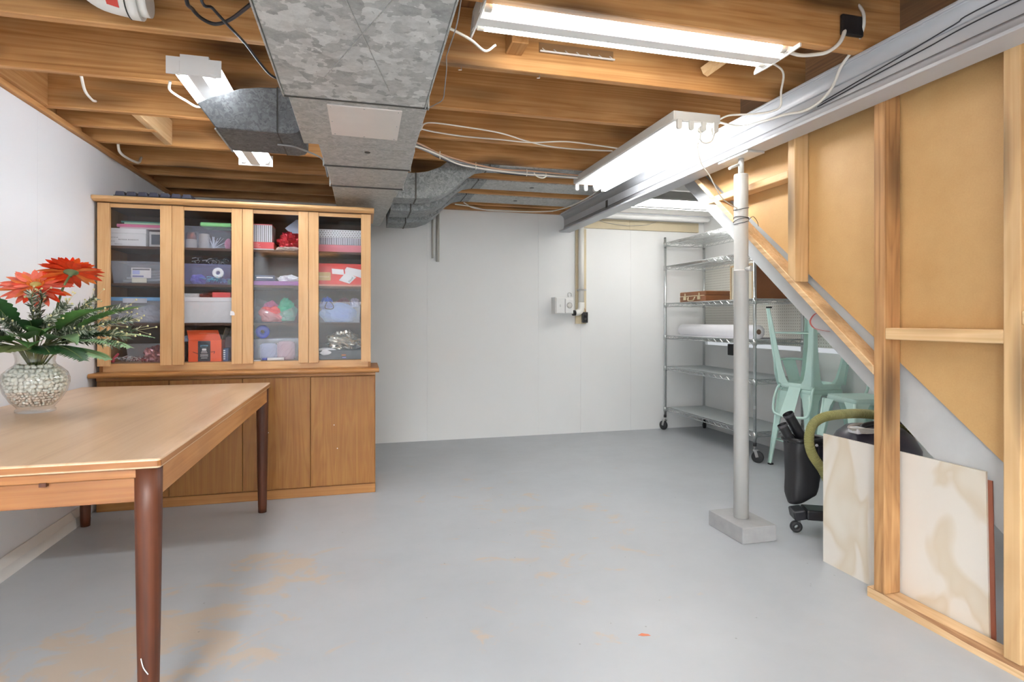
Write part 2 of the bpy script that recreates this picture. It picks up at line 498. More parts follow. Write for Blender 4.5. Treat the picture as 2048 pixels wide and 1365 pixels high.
def panels(wall, rng, fn, m):
    for i in range(len(rng) - 1):
        b = fn(rng[i] + .0005, rng[i + 1] - .0005)
        MB().box(*b).build('wall_panel', m, wall)
wl = thing('wall_left', 'white painted panel wall along the left beside the table', 'wall', kind='structure')
panels(wl, [YF, -1.6, -.4, .82, 2.04, 3.26, 4.48, YB], lambda a, b: ((XL - .04, a, 0), (XL, b, 2.13)), M['wall_cool'])
wb = thing('wall_back', 'white painted panel wall at the far end of the basement', 'wall', kind='structure')
panels(wb, [XL, -.635, .585, 1.66, 2.1, 2.64, XR + .05], lambda a, b: ((a, YB, 0), (b, YB + .04, 2.15)), M['wall_white'])
wr = thing('wall_right', 'white wall with pegboard sheets behind the wire shelves', 'wall', kind='structure')
MB().box((XR, YF, 0), (XR + .04, YB, .86)).build('wall_panel', M['wall_white'], wr)
panels(wr, [2.6, 3.75, 4.55, YB], lambda a, b: ((XR - .006, a, .90), (XR + .04, b, 1.70)), M['peg'])
MB().box((XR, 2.6, 1.70), (XR + .04, YB, 2.3)).build('wall_panel', M['wall_white'], wr)
MB().box((XR, YF, .86), (XR + .04, 2.6, 2.3)).build('wall_panel', M['wall_white'], wr)
MB().box((XL, YF - .04, 0), (XR, YF, 2.4)).build('wall_front', M['wall_white'], at=(0, YF, 0), label='plain white wall at the near end of the basement', cat='wall', kind='structure')

# baseboard leaning along the left wall, two lengths
bb = thing('baseboard_left', 'white baseboard along the foot of the left wall', 'baseboard', (XL, 2, 0), kind='structure')
for a, b in ((YF, 3.58), (3.585, 3.76)):
    MB().prism([(XL + .002, 0), (XL + .030, 0), (XL + .024, .05), (XL + .006, .088), (XL + .002, .088)], 'y', a, b).build('baseboard_length', M['white_paint'], bb)
t1 = thing('trim_1', 'brown wooden sill strip on top of the left wall', 'trim', (XL, 2, 2.13), kind='structure')
MB().box((XL - .05, YF, 2.132), (XL + .018, 2.6, ZJ - .001)).build('sill_length', M['joist_y'], t1)
MB().box((XL - .05, 2.602, 2.132), (XL + .02, YB, ZJ - .001)).build('sill_length', M['joist_y'], t1)
t2 = thing('trim_2', 'tan painted header board high on the right of the back wall', 'trim', (2.8, YB, 2.03), kind='structure')
MB().box((2.10, YB - .03, 2.03), (2.615, YB - .001, 2.125)).build('header_board', M['tan_paint'], t2)
MB().box((2.617, YB - .03, 2.03), (3.40, YB - .001, 2.125)).build('header_board', M['tan_paint'], t2)

# joists, one board each
def joist(y, x0, x1, m=None, z=ZJ):
    MB().box((x0, y, z), (x1, y + .04, ZJ + JH - .001)).build('joist', m or M['joist'], ceil, bevel=.003, seg=1)
for y in (-2.1, -1.62, -1.14, -.66, -.18, .30, .82, 1.32, 1.81, 2.31, 2.80, 3.27):
    joist(y, XL - .05, 2.06)
for y in (3.84, 4.33, 4.61, 5.02): joist(y, XL - .05, 0.02)
joist(3.55, XL - .05, -1.10)
for y in (3.72, 4.13, 4.63, 5.09): joist(y, -.02, 2.06)
MB().box((XL - .07, YB - .05, 2.152), (2.0, YB + .03, 2.395)).build('rim_joist', M['joist'], ceil)
for y in (3.72, 4.13, 4.63, 5.09): joist(y, 2.08, XR, M['ceil_white'])
MB().box((2.07, 3.3, 2.30), (XR, YB, 2.32)).build('ceiling_board', M['ceil_white'], ceil)
MB().box((XL - .07, YF, ZJ), (XL - .0505, YB, ZJ + JH - .001)).build('rim_joist', M['joist_y'], ceil)
# blocking between joists
MB().box((-1.135, 3.312, ZJ + .004), (-1.095, 3.838, ZJ + .15)).build('blocking', M['block'], ceil, bevel=.002, seg=1)
MB().box((.575, 2.20, ZJ + .06), (.645, 2.309, ZJ + .13)).build('blocking', M['joist_y'], ceil, bevel=.003, seg=1)
MB().bar((1.49, 2.285, 2.235), (1.62, 2.06, 2.33), .04, .035).build('blocking', M['block'], ceil)
for x in (-1.47, -1.30): MB().box((XL - .03, 2.352 if x < -1.4 else 2.86, ZJ), (XL + .04, 2.798 if x < -1.4 else 3.268, ZJ + .2)).build('blocking', M['joist_y'], ceil)
# bent nails under the joists
for x, y in ((.395, 2.34), (.73, 2.335)):
    MB().tube([(x, y, ZJ + .002), (x + .002, y, ZJ - .012), (x - .012, y - .006, ZJ - .016)], .002, 5).build('nail', M['steel'], ceil)

# ---------------------------------------------------------------- steel beam and post
bx = 1.93
beam = thing('steel_beam', 'grey painted steel I-beam crossing the room under the joists', 'beam', (bx, 2.6, 1.978))
MB().box((bx - .058, YF + .02, 1.978), (bx + .058, YB - .002, 1.992)).build('lower_flange', M['beam'], beam, bevel=.003)
MB().box((bx - .006, YF + .02, 1.992), (bx + .006, YB - .002, 2.147)).build('web', M['beam'], beam)
MB().prism([(bx - .058, 2.147), (bx + .058, 2.147), (bx + .058, 2.159), (bx - .058, 2.159)], 'y', YF + .02, YB - .002).build('upper_flange', M['beam'], beam, bevel=.003)
f = MB()
for sx in (-1,):
    for z0, sg in ((1.992, 1), (2.147, -1)):
        pts = [(bx + sx * .006, z0), (bx + sx * .05, z0)] + [(bx + sx * (.006 + .044 * (1 - math.sin(a))), z0 + sg * .05 * (1 - math.cos(a))) for a in (.2, .5, .8, 1.1, 1.35, 1.57)]
        f.prism(pts, 'y', YF + .02, YB - .002, smooth=True)
f.build('fillet', M['beam'], beam)
MB().box((bx - .0075, 4.30, 2.03), (bx - .006, 4.34, 2.09)).build('clip_hole', M['seam'], beam)

px, py = 1.93, 2.62
foot = MB().box((1.832, 2.475, 0), (2.030, 2.765, .082)).build('footing_block', M['footing'], at=(px, py, 0), bevel=.004, label='grey painted concrete block on the floor under the steel post', cat='block')
post = thing('support_post', 'grey adjustable steel post holding up the I-beam', 'post', (px, py, .082))
MB().lathe((px, py, 0), [(0, .083), (.0375, .083), (.0375, 1.374), (.0385, 1.376), (.0385, 1.381), (.036, 1.381)], 32).build('lower_tube', M['pole'], post)
MB().lathe((px, py, 0), [(.0358, 1.375), (.0358, 1.880), (.0345, 1.884), (.015, 1.885)], 32).build('upper_tube', M['pole'], post)
MB().cyl((px, py, 1.88), (px, py, 1.968), .0145, 16).build('jack_screw', M['pole'], post)
MB().cyl((px - .085, py - .02, 1.905), (px + .02, py + .012, 1.951), .0075, 10).build('turning_bar', M['pole'], post)
MB().box((px - .05, py - .12, 1.966), (px + .05, py + .13, 1.9775)).build('top_plate', M['pole'], post, bevel=.002)
pin = MB().cyl((px + .004, py - .034, 1.384), (px + .008, py - .062, 1.384), .011, 12); pin.cyl((px + .009, py - .060, 1.384), (px + .011, py - .068, 1.384), .014, 12)
pin.build('locking_pin', M['pole'], post)
w = MB()
for zc, turns, dz in ((1.625, 3, .012), (1.70, 1, .004)):
    pts = []
    for i in range(int(turns * 18) + 1):
        a = 2 * PI * i / 18 + 2.2
        pts.append((px + .0385 * math.cos(a), py + .0385 * math.sin(a), zc + dz * i / 18 * 1.1 + .006 * math.sin(a * 1.3)))
    w.tube(pts, .0016, 5)
w.tube([(px + .037, py - .012, 1.645), (px + .05, py - .03, 1.66), (px + .075, py - .03, 1.635), (px + .082, py - .03, 1.61)], .0014, 5, k=4)
w.build('tie_wire', M['cable_black'], at=(px, py, 1.62), label='dark wire wound round the upper part of the steel post', cat='wire')

# ---------------------------------------------------------------- stud partition at the right
sx0, sx1 = 1.984, 2.062
part = thing('wall_partition', 'bare stud partition under the stair with tan hardboard behind its studs', 'wall', (2.02, 1.6, 0), kind='structure')
def stud(y0, y1, z0, z1, m):
    MB().box((sx0, y0, z0), (sx1, y1, z1)).build('stud', m, part, bevel=.004, seg=2)
pz = lambda y: .897 + .84 * (y - 1.863)     # underside of the raking plate
stud(1.812, 1.862, .04, 2.158, M['stud_old'])
stud(1.330, 1.382, .04, 2.158, M['stud'])
stud(.84, .88, .04, 2.158, M['stud'])
stud(.36, .40, .04, 2.158, M['stud'])
y0, y1 = 2.295, 2.343
MB().prism([(y0, pz(y0) + .039), (y1, pz(y1) + .039), (y1, 2.158), (y0, 2.158)], 'x', sx0, sx1).build('stud', M['stud'], part, bevel=.003, seg=1)
MB().prism([(1.8635, pz(1.8635)), (3.20, pz(3.20)), (3.20, pz(3.20) + .038), (1.8635, pz(1.8635) + .038)], 'x', sx0, sx1).build('raking_plate', M['plate'], part, bevel=.003, seg=1)
def sole(u, v):
    return None
sp = MB()
N = 40
ring = []
for i in range(N + 1):
    y = .36 + (1.892 - .36) * i / N
    w_ = .006 + .030 * max(0, min(1, (1.80 - y) / .3)) * (.55 + .45 * noise.noise((y * 5, 0, 0))) if y < 1.80 else .003
    ring.append([(sx0, y, 0), (sx0, y, .040 - w_ * .75), (sx0 + w_ * .55, y, .0395), (sx1, y, .0395), (sx1, y, 0)])
vs = [p for r in ring for p in r]
fs = [(i * 5 + j, i * 5 + (j + 1) % 5, (i + 1) * 5 + (j + 1) % 5, (i + 1) * 5 + j) for i in range(N) for j in range(5)]
sp.add(vs, [f for k, f in enumerate(fs) if k % 5 != 1]); sp.m = 1; sp.add(vs, [f for k, f in enumerate(fs) if k % 5 == 1]); sp.m = 0; sp.add(ring[0], [(4, 3, 2, 1, 0)]); sp.add(ring[-1], [(0, 1, 2, 3, 4)])
sp.build('sole_plate', [M['plate'], wood('bark_edge', (176, 134, 94), (150, 108, 72), (104, 72, 48), 'y', 1.4, .8)], part)
MB().box((sx0 + .001, 1.3825, 1.043), (sx1 - .004, 1.8115, 1.088)).build('blocking', M['block'], part, bevel=.003, seg=1)
MB().box((sx0 + .001, .8805, 1.105), (sx1 - .004, 1.3295, 1.148)).build('blocking', M['block'], part, bevel=.003, seg=1)
MB().box((sx0 + .001, 2.3435, 1.803), (sx1 - .004, 3.00, 1.840)).build('blocking', M['block'], part, bevel=.003, seg=1)
hz = lambda y: .655 + .805 * (y - 1.448)
MB().prism([(.36, .0), (.66, .0), (.66, hz(.66)), (1.448, hz(1.448)), (3.30, hz(3.30)), (3.30, 2.158), (2.315, 2.158), (2.315, 2.158), (.36, 2.158)], 'x', 2.0635, 2.0695).build('hardboard_sheet', M['hardboard'], part)
sg = MB()
zl = lambda y: .811 + .82 * (y - 1.953)
sg.prism([(1.02, zl(1.02)), (3.42, zl(3.42)), (3.42, zl(3.42) + .30), (3.0, 2.157), (2.9, zl(2.9) + .36), (1.02, zl(1.02) + .36)], 'x', 2.085, 2.123)
sg.build('stair_stringer', M['stringer'], at=(2.1, 1.5, .4), label='grey painted sloping stair stringer board behind the stud partition', cat='stair board')
st = bpy.data.objects['stair_stringer']
pm = MB().tube([(2.0845, 2.20, 1.125), (2.0845, 2.262, 1.152), (2.0845, 2.305, 1.118), (2.0845, 2.29, 1.085), (2.0845, 2.245, 1.072), (2.0845, 2.19, 1.066)], .0085, 6, k=5, flat=.08)
pm.build('paint_mark', M['red_paint'], st)
# plywood and a thin red-brown board leaning behind the studs
MB().prism([(1.485, .0), (2.215, .0), (2.215, .592), (1.497, .598)], 'x', 2.0705, 2.0785).build('plywood_sheet', M['ply'], at=(2.074, 1.85, 0), label='pale stained plywood sheet standing on edge behind the studs', cat='plywood')
MB().prism([(1.470, .0), (2.16, .0), (2.16, .555), (1.482, .570)], 'x', 2.0788, 2.0830).build('hardboard_offcut', M['red_board'], at=(2.081, 1.8, 0), label='thin red-brown board standing just behind the plywood sheet', cat='board')

# ---------------------------------------------------------------- trunk duct with its take-offs
trunk = thing('trunk_duct', 'large grey galvanised metal trunk duct hanging under the joists', 'duct', (0, 2.5, 1.9))
ZT, ZTT = 1.90, 2.156
def section(y0, y1, xa, xb, m, dz=0, xa1=None, xb1=None):
    b = MB()
    xa1 = xa if xa1 is None else xa1; xb1 = xb if xb1 is None else xb1
    z = ZT + dz
    b.add([(xa, y0, z), (xb, y0, z), (xb1, y1, z), (xa1, y1, z), (xa, y0, ZTT), (xb, y0, ZTT), (xb1, y1, ZTT), (xa1, y1, ZTT)],
          [(0, 3, 2, 1), (4, 5, 6, 7), (0, 1, 5, 4), (1, 2, 6, 5), (2, 3, 7, 6), (3, 0, 4, 7)])
    return b.build('duct_section', m, trunk, bevel=.003, seg=1)
section(-1.2, .62, -.262, .224, M['galv'])
section(.625, 2.130, -.260, .2245, M['galv'])
section(2.135, 2.700, -.249, .236, M['galv_fine'], .003)
section(2.7005, 3.045, -.186, .240, M['galv_fine'], .003, -.180, .246)
section(3.050, 3.500, -.176, .240, M['galv_fine'], .006, -.172, .238)
section(3.505, 4.985, -.170, .226, M['galv_fine'], .009, -.166, .150)
for y, xa, xb in ((2.132, -.262, .238), (3.047, -.186, .246), (3.502, -.178, .240)):
    MB().box((xa, y - .004, ZT - .003), (xb, y + .004, ZT + .004)).build('drive_cleat', M['seam'], trunk)  # dark colour drawn as the shadow line along the cleat
    for x in (xa, xb):
        MB().box((x - .003, y - .012, ZT - .002), (x + .003, y + .012, ZTT)).build('drive_cleat', M['galv_fine'], trunk)
for x, y0 in ((-.263, -1.2), (.2265, -1.2)):
    MB().box((x - .002, y0, ZT - .004), (x + .002, 2.128, ZT + .010)).build('corner_hem', M['galv_fine'], trunk)
# cross-break creases on the big section
for p, q in (((-.12, 1.95, ZT - .0012), (.12, 1.30, ZT - .0012)), ((-.05, 1.40, ZT - .0012), (.09, 2.00, ZT - .0012))):
    MB().bar(p, q, .0025, .002).build('crease', M['galv_fine'], trunk)
MB().cyl((.026, 2.77, ZT + .0035), (.026, 2.77, ZT + .0005), .013, 16).build('test_hole', M['seam'], trunk)
ap = MB().add([(-.122, 2.186, ZT - .001), (.147, 2.186, ZT - .001), (.149, 2.545, ZT - .001), (-.121, 2.530, ZT - .001), (-.122, 2.186, ZT + .003), (.147, 2.186, ZT + .003), (.149, 2.545, ZT + .003), (-.121, 2.530, ZT + .003)],
         [(0, 1, 2, 3), (7, 6, 5, 4), (0, 4, 5, 1), (1, 5, 6, 2), (2, 6, 7, 3), (3, 7, 4, 0)]).build('access_panel', M['alu'], trunk)
for x, y in ((-.108, 2.20), (.01, 2.195), (.135, 2.2), (.138, 2.36), (.135, 2.53), (.01, 2.525), (-.108, 2.515), (-.112, 2.36)):
    MB().ball((x, y, ZT - .001), .004, 6, (1, 1, .6)).build('screw', M['steel'], ap)
# left boot
prof = [(-.575, 1.902), (-.645, 1.999), (-.600, 2.024), (-.552, 2.044), (-.484, 2.072), (-.408, 2.086), (-.340, 2.090), (-.340, 1.902)]
lb = MB().prism(prof, 'y', 2.571, 2.90).build('boot_duct', M['galv_shade'], trunk, bevel=.004, seg=1)
MB().prism([(-.338, 1.90), (-.338, 2.088), (-.246, 2.090), (-.246, 1.925), (-.262, 1.908), (-.29, 1.90)], 'y', 2.567, 2.905).build('boot_collar', M['galv_shade'], trunk)
MB().box((-.342, 2.566, 1.899), (-.337, 2.906, 2.092)).build('seam', M['seam'], lb)
MB().bar((-.577, 2.571, 1.899), (-.577, 2.905, 1.899), .006, .006).build('hem', M['galv_fine'], lb)
# three swept take-offs on the right, each rising into a panned bay
lo = [(.20, 1.902), (.34, 1.902), (.44, 1.912), (.53, 1.945), (.60, 1.995), (.655, 2.05), (.705, 2.10), (.76, 2.137), (.83, 2.152), (.90, 2.154)]
up = [(.90, 2.31), (.74, 2.30), (.66, 2.26), (.58, 2.19), (.50, 2.125), (.42, 2.09), (.34, 2.075), (.20, 2.07)]
for k, (y0, y1, dz) in enumerate(((3.772, 3.95, .006), (4.18, 4.46, 0), (4.68, 4.97, -.004))):
    L = [(x, z + (dz if z < 2.0 else 0)) for x, z in lo]
    t_ = MB().prism(L + up, 'y', y0, y1, smooth=False).build('takeoff_duct', M['galv_dark'], trunk)
    MB().prism([(.335, 1.899 + dz), (.345, 1.899 + dz), (.345, 2.078), (.335, 2.078)], 'y', y0 - .003, y1 + .003).build('seam', M['seam'], t_)
    MB().prism([(.83, 2.150), (.838, 2.150), (.838, 2.312), (.83, 2.312)], 'y', y0 - .002, y1 + .002).build('seam', M['seam'], t_)
    b = MB().box((.90, y0 + .002, 2.154), (1.862, y1 - .002, 2.31)).build('bay_duct', M['galv_fine'], trunk)
    if k: MB().cyl((1.29, (y0 + y1) / 2, 2.1542), (1.29, (y0 + y1) / 2, 2.1530), .018, 14).build('test_hole', M['seam'], b)

# ---------------------------------------------------------------- fluorescent lights
E_NEAR = emit('tube_near', (1.0, .965, .90), TUBE_NEAR)
E_MID = emit('tube_mid', (.97, .985, 1.0), TUBE_MID)
E_LEFT = emit('tube_left', (.90, .94, 1.0), TUBE_LEFT)
E_FAR = emit('tube_far', (1.0, .98, .95), TUBE_FAR)

def strip_light(name, label, x0, x1, y, z, em, hang=0.0, w=.125, cat='light', group=None, rot=False, boxy=False):
    """two-tube shop light with a gull-wing reflector; runs along local X"""
    L = (x1 - x0)
    c = ((x0 + x1) / 2, y, z)
    t = thing(name, label, cat, c, PI / 2 if rot else 0, local=True)
    h = L / 2
    gull = [(-w, .012), (-w + .004, .010), (-.028, .062), (0, .030), (.028, .062), (w - .004, .010), (w, .012), (.035, .075), (-.035, .075)]
    # reflector: thin folded sheet
    r = MB()
    sh = [(-w, .036), (-w * .68, .052), (-.030, .052), (-.026, -.001), (.026, -.001), (.030, .052), (w * .68, .052), (w, .036)]
    up_ = [(w, .039), (w * .68, .056), (-w * .68, .056), (-w, .039)]
    r.prism(sh + up_, 'x', -h + .004, h - .004)
    r.build('reflector', M['fix_white'], t)
    MB().box((-h + .004, -.05, .056), (h - .004, .05, .074)).build('housing', M['fix_white'], t)
    for s in (-1, 1):
        e_ = w + .016
        MB().prism([(-w - .004, -.006), (-w - .004, .060), (w + .004, .060), (w + .004, -.006)] if boxy else [(-e_, 0), (-e_, .012), (-.075, .074), (.075, .074), (e_, .012), (e_, 0), (.06, -.004), (-.06, -.004)], 'x', s * h - .003, s * h + .003).build('end_plate', M['fix_white'], t)
    for yy in (-.063, .063):
        tb = MB().cyl((-h + .035, yy, .020), (h - .035, yy, .020), .0165, 16).build('tube', em, t)
        for s in (-1, 1):
            MB().cyl((s * (h - .036), yy, .020), (s * (h - .012), yy, .020), .0168, 14).build('tube_cap', M['fix_grey'], tb)
            MB().box((s * (h - .004) - .009, yy - .014, .004), (s * (h - .004) + .0, yy + .014, .045)).build('socket', M['fix_white'], t)
    if hang:
        for xx in (-h * .6, h * .6):
            MB().box((xx - .012, -.02, .074), (xx + .012, .02, .074 + hang)).build('hanger', M['fix_grey'], t)
    return t
n1 = strip_light('fluorescent_light', 'bright two-tube fluorescent light running across the room between the near joists', .385, 1.590, 1.940, 2.145, E_NEAR, w=.115, hang=.17)
MB().box((.13 - .603 + .0, -.09, .0405), (.13 - .603 + .05, -.065, .0425)).build('label_sticker', plain('cream_label', (226, 222, 176)), n1)
l3 = strip_light('fluorescent_light', 'white two-tube fluorescent light partly hidden behind the left duct boot', -.629 - .667, -.629 + .667, 3.108, 2.052, E_LEFT, w=.092, rot=True, boxy=True, hang=.023)
l3.location = (-.622, 3.108, 2.062)
# four-socket batten with two lit tubes near the beam
c2 = (1.578, 3.152, 2.082)
l2 = thing('fluorescent_light', 'wide four-socket fluorescent light with only two tubes fitted beside the beam', 'light', c2, PI / 2, local=True)
hl = .678
MB().box((-hl, -.128, 0), (hl, .128, .046)).build('housing', M['fix_grey'], l2, bevel=.004)
MB().box((-hl + .012, -.120, -.0035), (hl - .012, .120, 0)).build('reflector', M['fix_white'], l2)
for s in (-1, 1):
    for k, yy in enumerate((-.100, -.034, .034, .100)):
        sk = MB().prism([(yy - .013, .004), (yy + .013, .004), (yy + .013, -.036), (yy + .008, -.044), (yy - .008, -.044), (yy - .013, -.036)], 'x', s * hl - .007, s * hl + .007)
        sk.build('socket', M['fix_grey'] if s < 0 else M['fix_white'], l2, bevel=.002, seg=1)
for yy in (-.100, -.034):
    tb = MB().cyl((-hl + .03, yy, -.028), (hl - .03, yy, -.028), .0175, 16).build('tube', E_MID, l2)
    for s in (-1, 1): MB().cyl((s * (hl - .031), yy, -.028), (s * (hl - .008), yy, -.028), .0178, 14).build('tube_cap', M['fix_grey'], tb)
for xx in (-.36, .62): MB().box((xx - .012, -.03, .046), (xx + .012, .03, .0765)).build('hanger', M['fix_grey'], l2)
# the far light beyond the beam, and two unseen fill lights added behind the viewpoint
strip_light('fluorescent_light', 'white two-tube fluorescent light beyond the beam above the wire shelves', 2.14, 3.36, 4.46, 2.085, E_FAR, w=.15, hang=.140)
E_REAR = emit('fill_tube_rear', (.94, .975, 1.0), TUBE_REAR)
strip_light('fluorescent_light', 'unseen two-tube fluorescent light added near the front wall on the beam side', .45, 1.67, -.88, 2.19, E_REAR, w=.14, hang=.130)
E_FILL_L = emit('fill_tube_rear_left', (.94, .975, 1.0), FILL_REAR_L)
strip_light('fluorescent_light', 'unseen two-tube fluorescent light added near the front wall on the left side', -1.45, -.27, -1.84, 2.19, E_FILL_L, w=.14, hang=.130)

# ---------------------------------------------------------------- cables and wires
def cable(name, label, pts, r, m, k=6, cat='cable', n=6, flat=1.0):
    b = MB().tube(pts, r, n, k=k, flat=flat)
    return b.build(name, m, at=pts[len(pts) // 2], label=label, cat=cat)
cable('black_cable', 'black cable hanging in a loop left of the trunk duct near the top', [(-.532, 1.999, 2.40), (-.532, 1.999, 2.14), (-.537, 2.09, 2.14), (-.522, 2.15, 2.14), (-.486, 2.175, 2.14), (-.428, 2.126, 2.14), (-.340, 2.001, 2.14), (-.274, 1.91, 2.14)], .0065, M['cable_black'])
cable('black_cable', 'black cable running diagonally from the ceiling to the trunk duct', [(-.495, 1.88, 2.38), (-.480, 1.949, 2.118), (-.462, 2.023, 2.118), (-.439, 2.123, 2.118), (-.407, 2.248, 2.118), (-.382, 2.408, 2.118), (-.350, 2.53, 2.118), (-.268, 2.56, 2.11)], .005, M['cable_black'])
cable('white_cable', 'short white cable dropping from a joist into the next joist on the left', [(-1.163, 2.845, 2.19), (-1.163, 2.852, 2.165), (-1.18, 2.93, 2.13), (-1.22, 3.1, 2.15), (-1.27, 3.267, 2.20)], .006, M['cable_white'])
cable('white_cable', 'two-strand white cable stub beside the left wall sill', [(-1.40, 3.90, 2.30), (-1.405, 3.91, 2.2), (-1.398, 3.93, 2.12), (-1.40, 4.2, 2.135), (-1.42, 4.33, 2.2)], .008, M['cable_white'])
cable('white_cable', 'white cord looping into the side of the left fluorescent light', [(-.800, 2.774, 2.15), (-.810, 2.80, 2.125), (-.798, 2.847, 2.12), (-.775, 2.913, 2.12), (-.743, 2.948, 2.11), (-.71, 2.95, 2.115)], .006, M['cable_white'])
cable('white_cable', 'upper white cable of the pair running from duct to light', [(.255, 3.12, 2.14), (.306, 3.143, 2.147), (.317, 3.041, 2.15), (.371, 3.011, 2.15), (.534, 3.033, 2.15), (.737, 3.082, 2.15), (.907, 3.176, 2.15), (1.057, 3.24, 2.15), (1.230, 3.26, 2.15), (1.369, 3.247, 2.15), (1.450, 3.173, 2.13)], .0042, M['cable_white'])
cable('white_cable', 'lower white cable of the pair running from duct to light', [(.25, 3.08, 2.14), (.298, 3.112, 2.147), (.389, 3.156, 2.15), (.561, 3.191, 2.15), (.764, 3.194, 2.15), (.938, 3.177, 2.142), (1.136, 3.135, 2.15), (1.330, 3.153, 2.15), (1.468, 3.107, 2.125)], .0042, M['cable_white'])
core = [(.25, 3.26, 2.12), (.341, 3.358, 2.128), (.463, 3.513, 2.13), (.592, 3.639, 2.13), (.723, 3.70, 2.13), (.915, 3.78, 2.132), (1.098, 3.80, 2.135), (1.275, 3.80, 2.135), (1.468, 3.748, 2.115)]
bun = thing('cable_bundle', 'bundle of grey white and copper cables sagging from the trunk duct', 'cables', (.7, 3.7, 2.13))
for k, (dy, dz, m, r) in enumerate(((0, 0, 'cable_grey', .008), (.015, .003, 'cable_white', .006), (-.014, .004, 'cable_tan', .0055), (.004, -.013, 'cable_grey', .007), (-.010, -.014, 'cable_white', .005), (.016, -.012, 'cable_black', .005))):
    pts = [(x, y + dy * (1 + .6 * math.sin(i * 1.7 + k)), z + dz + .004 * math.sin(i * 2.1 + k)) for i, (x, y, z) in enumerate(core)]
    MB().tube(pts, r, 6, k=5).build('cable', M[m], bun)
for i in (2, 4, 6):
    x, y, z = core[i]
    MB().tube([(x + .004 * math.cos(a), y + .022 * math.cos(a), z - .003 + .022 * math.sin(a)) for a in [q * PI / 6 for q in range(12)]], .003, 5, closed=True).build('cable_tie', M['cable_white'], bun)
MB().tube([(1.15, 3.80, 2.135), (1.17, 3.79, 2.108), (1.21, 3.79, 2.10), (1.24, 3.80, 2.12), (1.235, 3.80, 2.14)], .0045, 6, k=5).build('spare_loop', M['cable_white'], bun)
cable('twisted_wire', 'thin twisted wire hanging along the right side of the trunk duct', [(.298, 1.72, 2.15), (.306, 1.83, 2.13), (.309, 1.934, 2.11), (.305, 2.077, 2.10), (.315, 2.202, 2.13), (.334, 2.33, 2.145), (.340, 2.428, 2.10), (.345, 2.526, 2.09), (.320, 2.594, 2.09), (.29, 2.695, 2.10), (.26, 2.75, 2.08)], .0022, M['cable_grey'], cat='wire', k=4)
cable('white_cable', 'white cord running from the duct to the near fluorescent light', [(.232, 1.93, 2.12), (.275, 1.956, 2.122), (.323, 1.985, 2.122), (.381, 2.03, 2.122), (.448, 2.11, 2.128), (.49, 2.12, 2.16)], .0048, M['cable_white'])
cable('white_cable', 'flat white cable from the black ceiling box to the near light', [(1.78, 1.805, 2.235), (1.77, 1.79, 2.21), (1.745, 1.79, 2.165), (1.715, 1.814, 2.14), (1.685, 1.843, 2.14), (1.632, 1.862, 2.14), (1.597, 1.90, 2.17)], .0075, M['cable_white'], flat=.45)
cable('white_cable', 'thick white cable curling down from the ceiling along the beam face', [(1.86, 1.854, 2.392), (1.86, 1.80, 2.316), (1.86, 1.788, 2.268), (1.862, 1.80, 2.227), (1.864, 1.842, 2.181), (1.866, 1.903, 2.14), (1.89, 1.97, 2.09), (1.90, 2.05, 2.055), (1.905, 2.15, 2.05), (1.90, 2.25, 2.07), (1.885, 2.40, 2.085), (1.87, 2.54, 2.106), (1.71, 2.55, 2.125)], .0062, M['cable_white'])
cable('thin_wire', 'upper thin dark wire running along the face of the beam', [(1.918, .40, 2.10), (1.918, 1.346, 2.118), (1.918, 1.487, 2.108), (1.918, 1.671, 2.09), (1.918, 1.893, 2.072), (1.915, 2.10, 2.052)], .0022, M['cable_black'], cat='wire')
cable('thin_wire', 'lower thin dark wire running along the face of the beam', [(1.920, .40, 2.05), (1.920, 1.30, 2.085), (1.920, 1.6, 2.075), (1.918, 1.809, 2.065), (1.918, 1.954, 2.055), (1.915, 2.08, 2.045)], .0022, M['cable_black'], cat='wire')
cable('white_cable', 'thin white cord dropping from the near light to the wide light', [(1.60, 2.02, 2.19), (1.72, 2.06, 2.17), (1.77, 2.13, 2.115), (1.80, 2.17, 2.07), (1.815, 2.25, 2.075), (1.80, 2.36, 2.10), (1.74, 2.45, 2.12), (1.708, 2.50, 2.11)], .0045, M['cable_white'])
cable('white_cable', 'white cable along the far end of the beam and the top of the back wall', [(1.62, 3.835, 2.11), (1.75, 4.0, 2.128), (1.80, 4.362, 2.128), (1.80, 4.621, 2.128), (1.775, 4.86, 2.128), (1.70, 5.075, 2.13), (1.478, 5.16, 2.13), (1.150, 5.19, 2.13), (.937, 5.067, 2.135), (.793, 5.01, 2.135)], .0055, M['cable_white'])
cable('white_cable', 'sagging white cable at the top of the back wall beside the duct', [(.868, 4.99, 2.15), (1.003, 5.175, 2.14), (1.241, 5.21, 2.142), (1.524, 5.20, 2.14), (1.742, 5.14, 2.142)], .0048, M['cable_white'])
cable('white_cable', 'thin white cord hanging from the wide light down to the steel post', [(1.615, 2.50, 2.03), (1.612, 2.525, 1.987), (1.62, 2.523, 1.925), (1.636, 2.519, 1.883), (1.670, 2.515, 1.839), (1.705, 2.52, 1.789), (1.76, 2.54, 1.735), (1.83, 2.57, 1.712), (1.892, 2.60, 1.70)], .003, M['cable_white'])
cable('white_cable', 'small white loop of cord hanging below the wide light', [(1.61, 2.485, 2.06), (1.60, 2.485, 2.005), (1.62, 2.48, 1.985), (1.655, 2.475, 1.995), (1.68, 2.48, 2.05)], .004, M['cable_white'])
cable('grey_wire', 'thin grey wire drooping across the tan header board', [(2.26, 5.295, 2.11), (2.36, 5.295, 2.085), (2.55, 5.295, 2.066), (2.61, 5.295, 2.066), (2.78, 5.295, 2.08), (2.90, 5.295, 2.115)], .0022, M['cable_grey'], cat='wire')
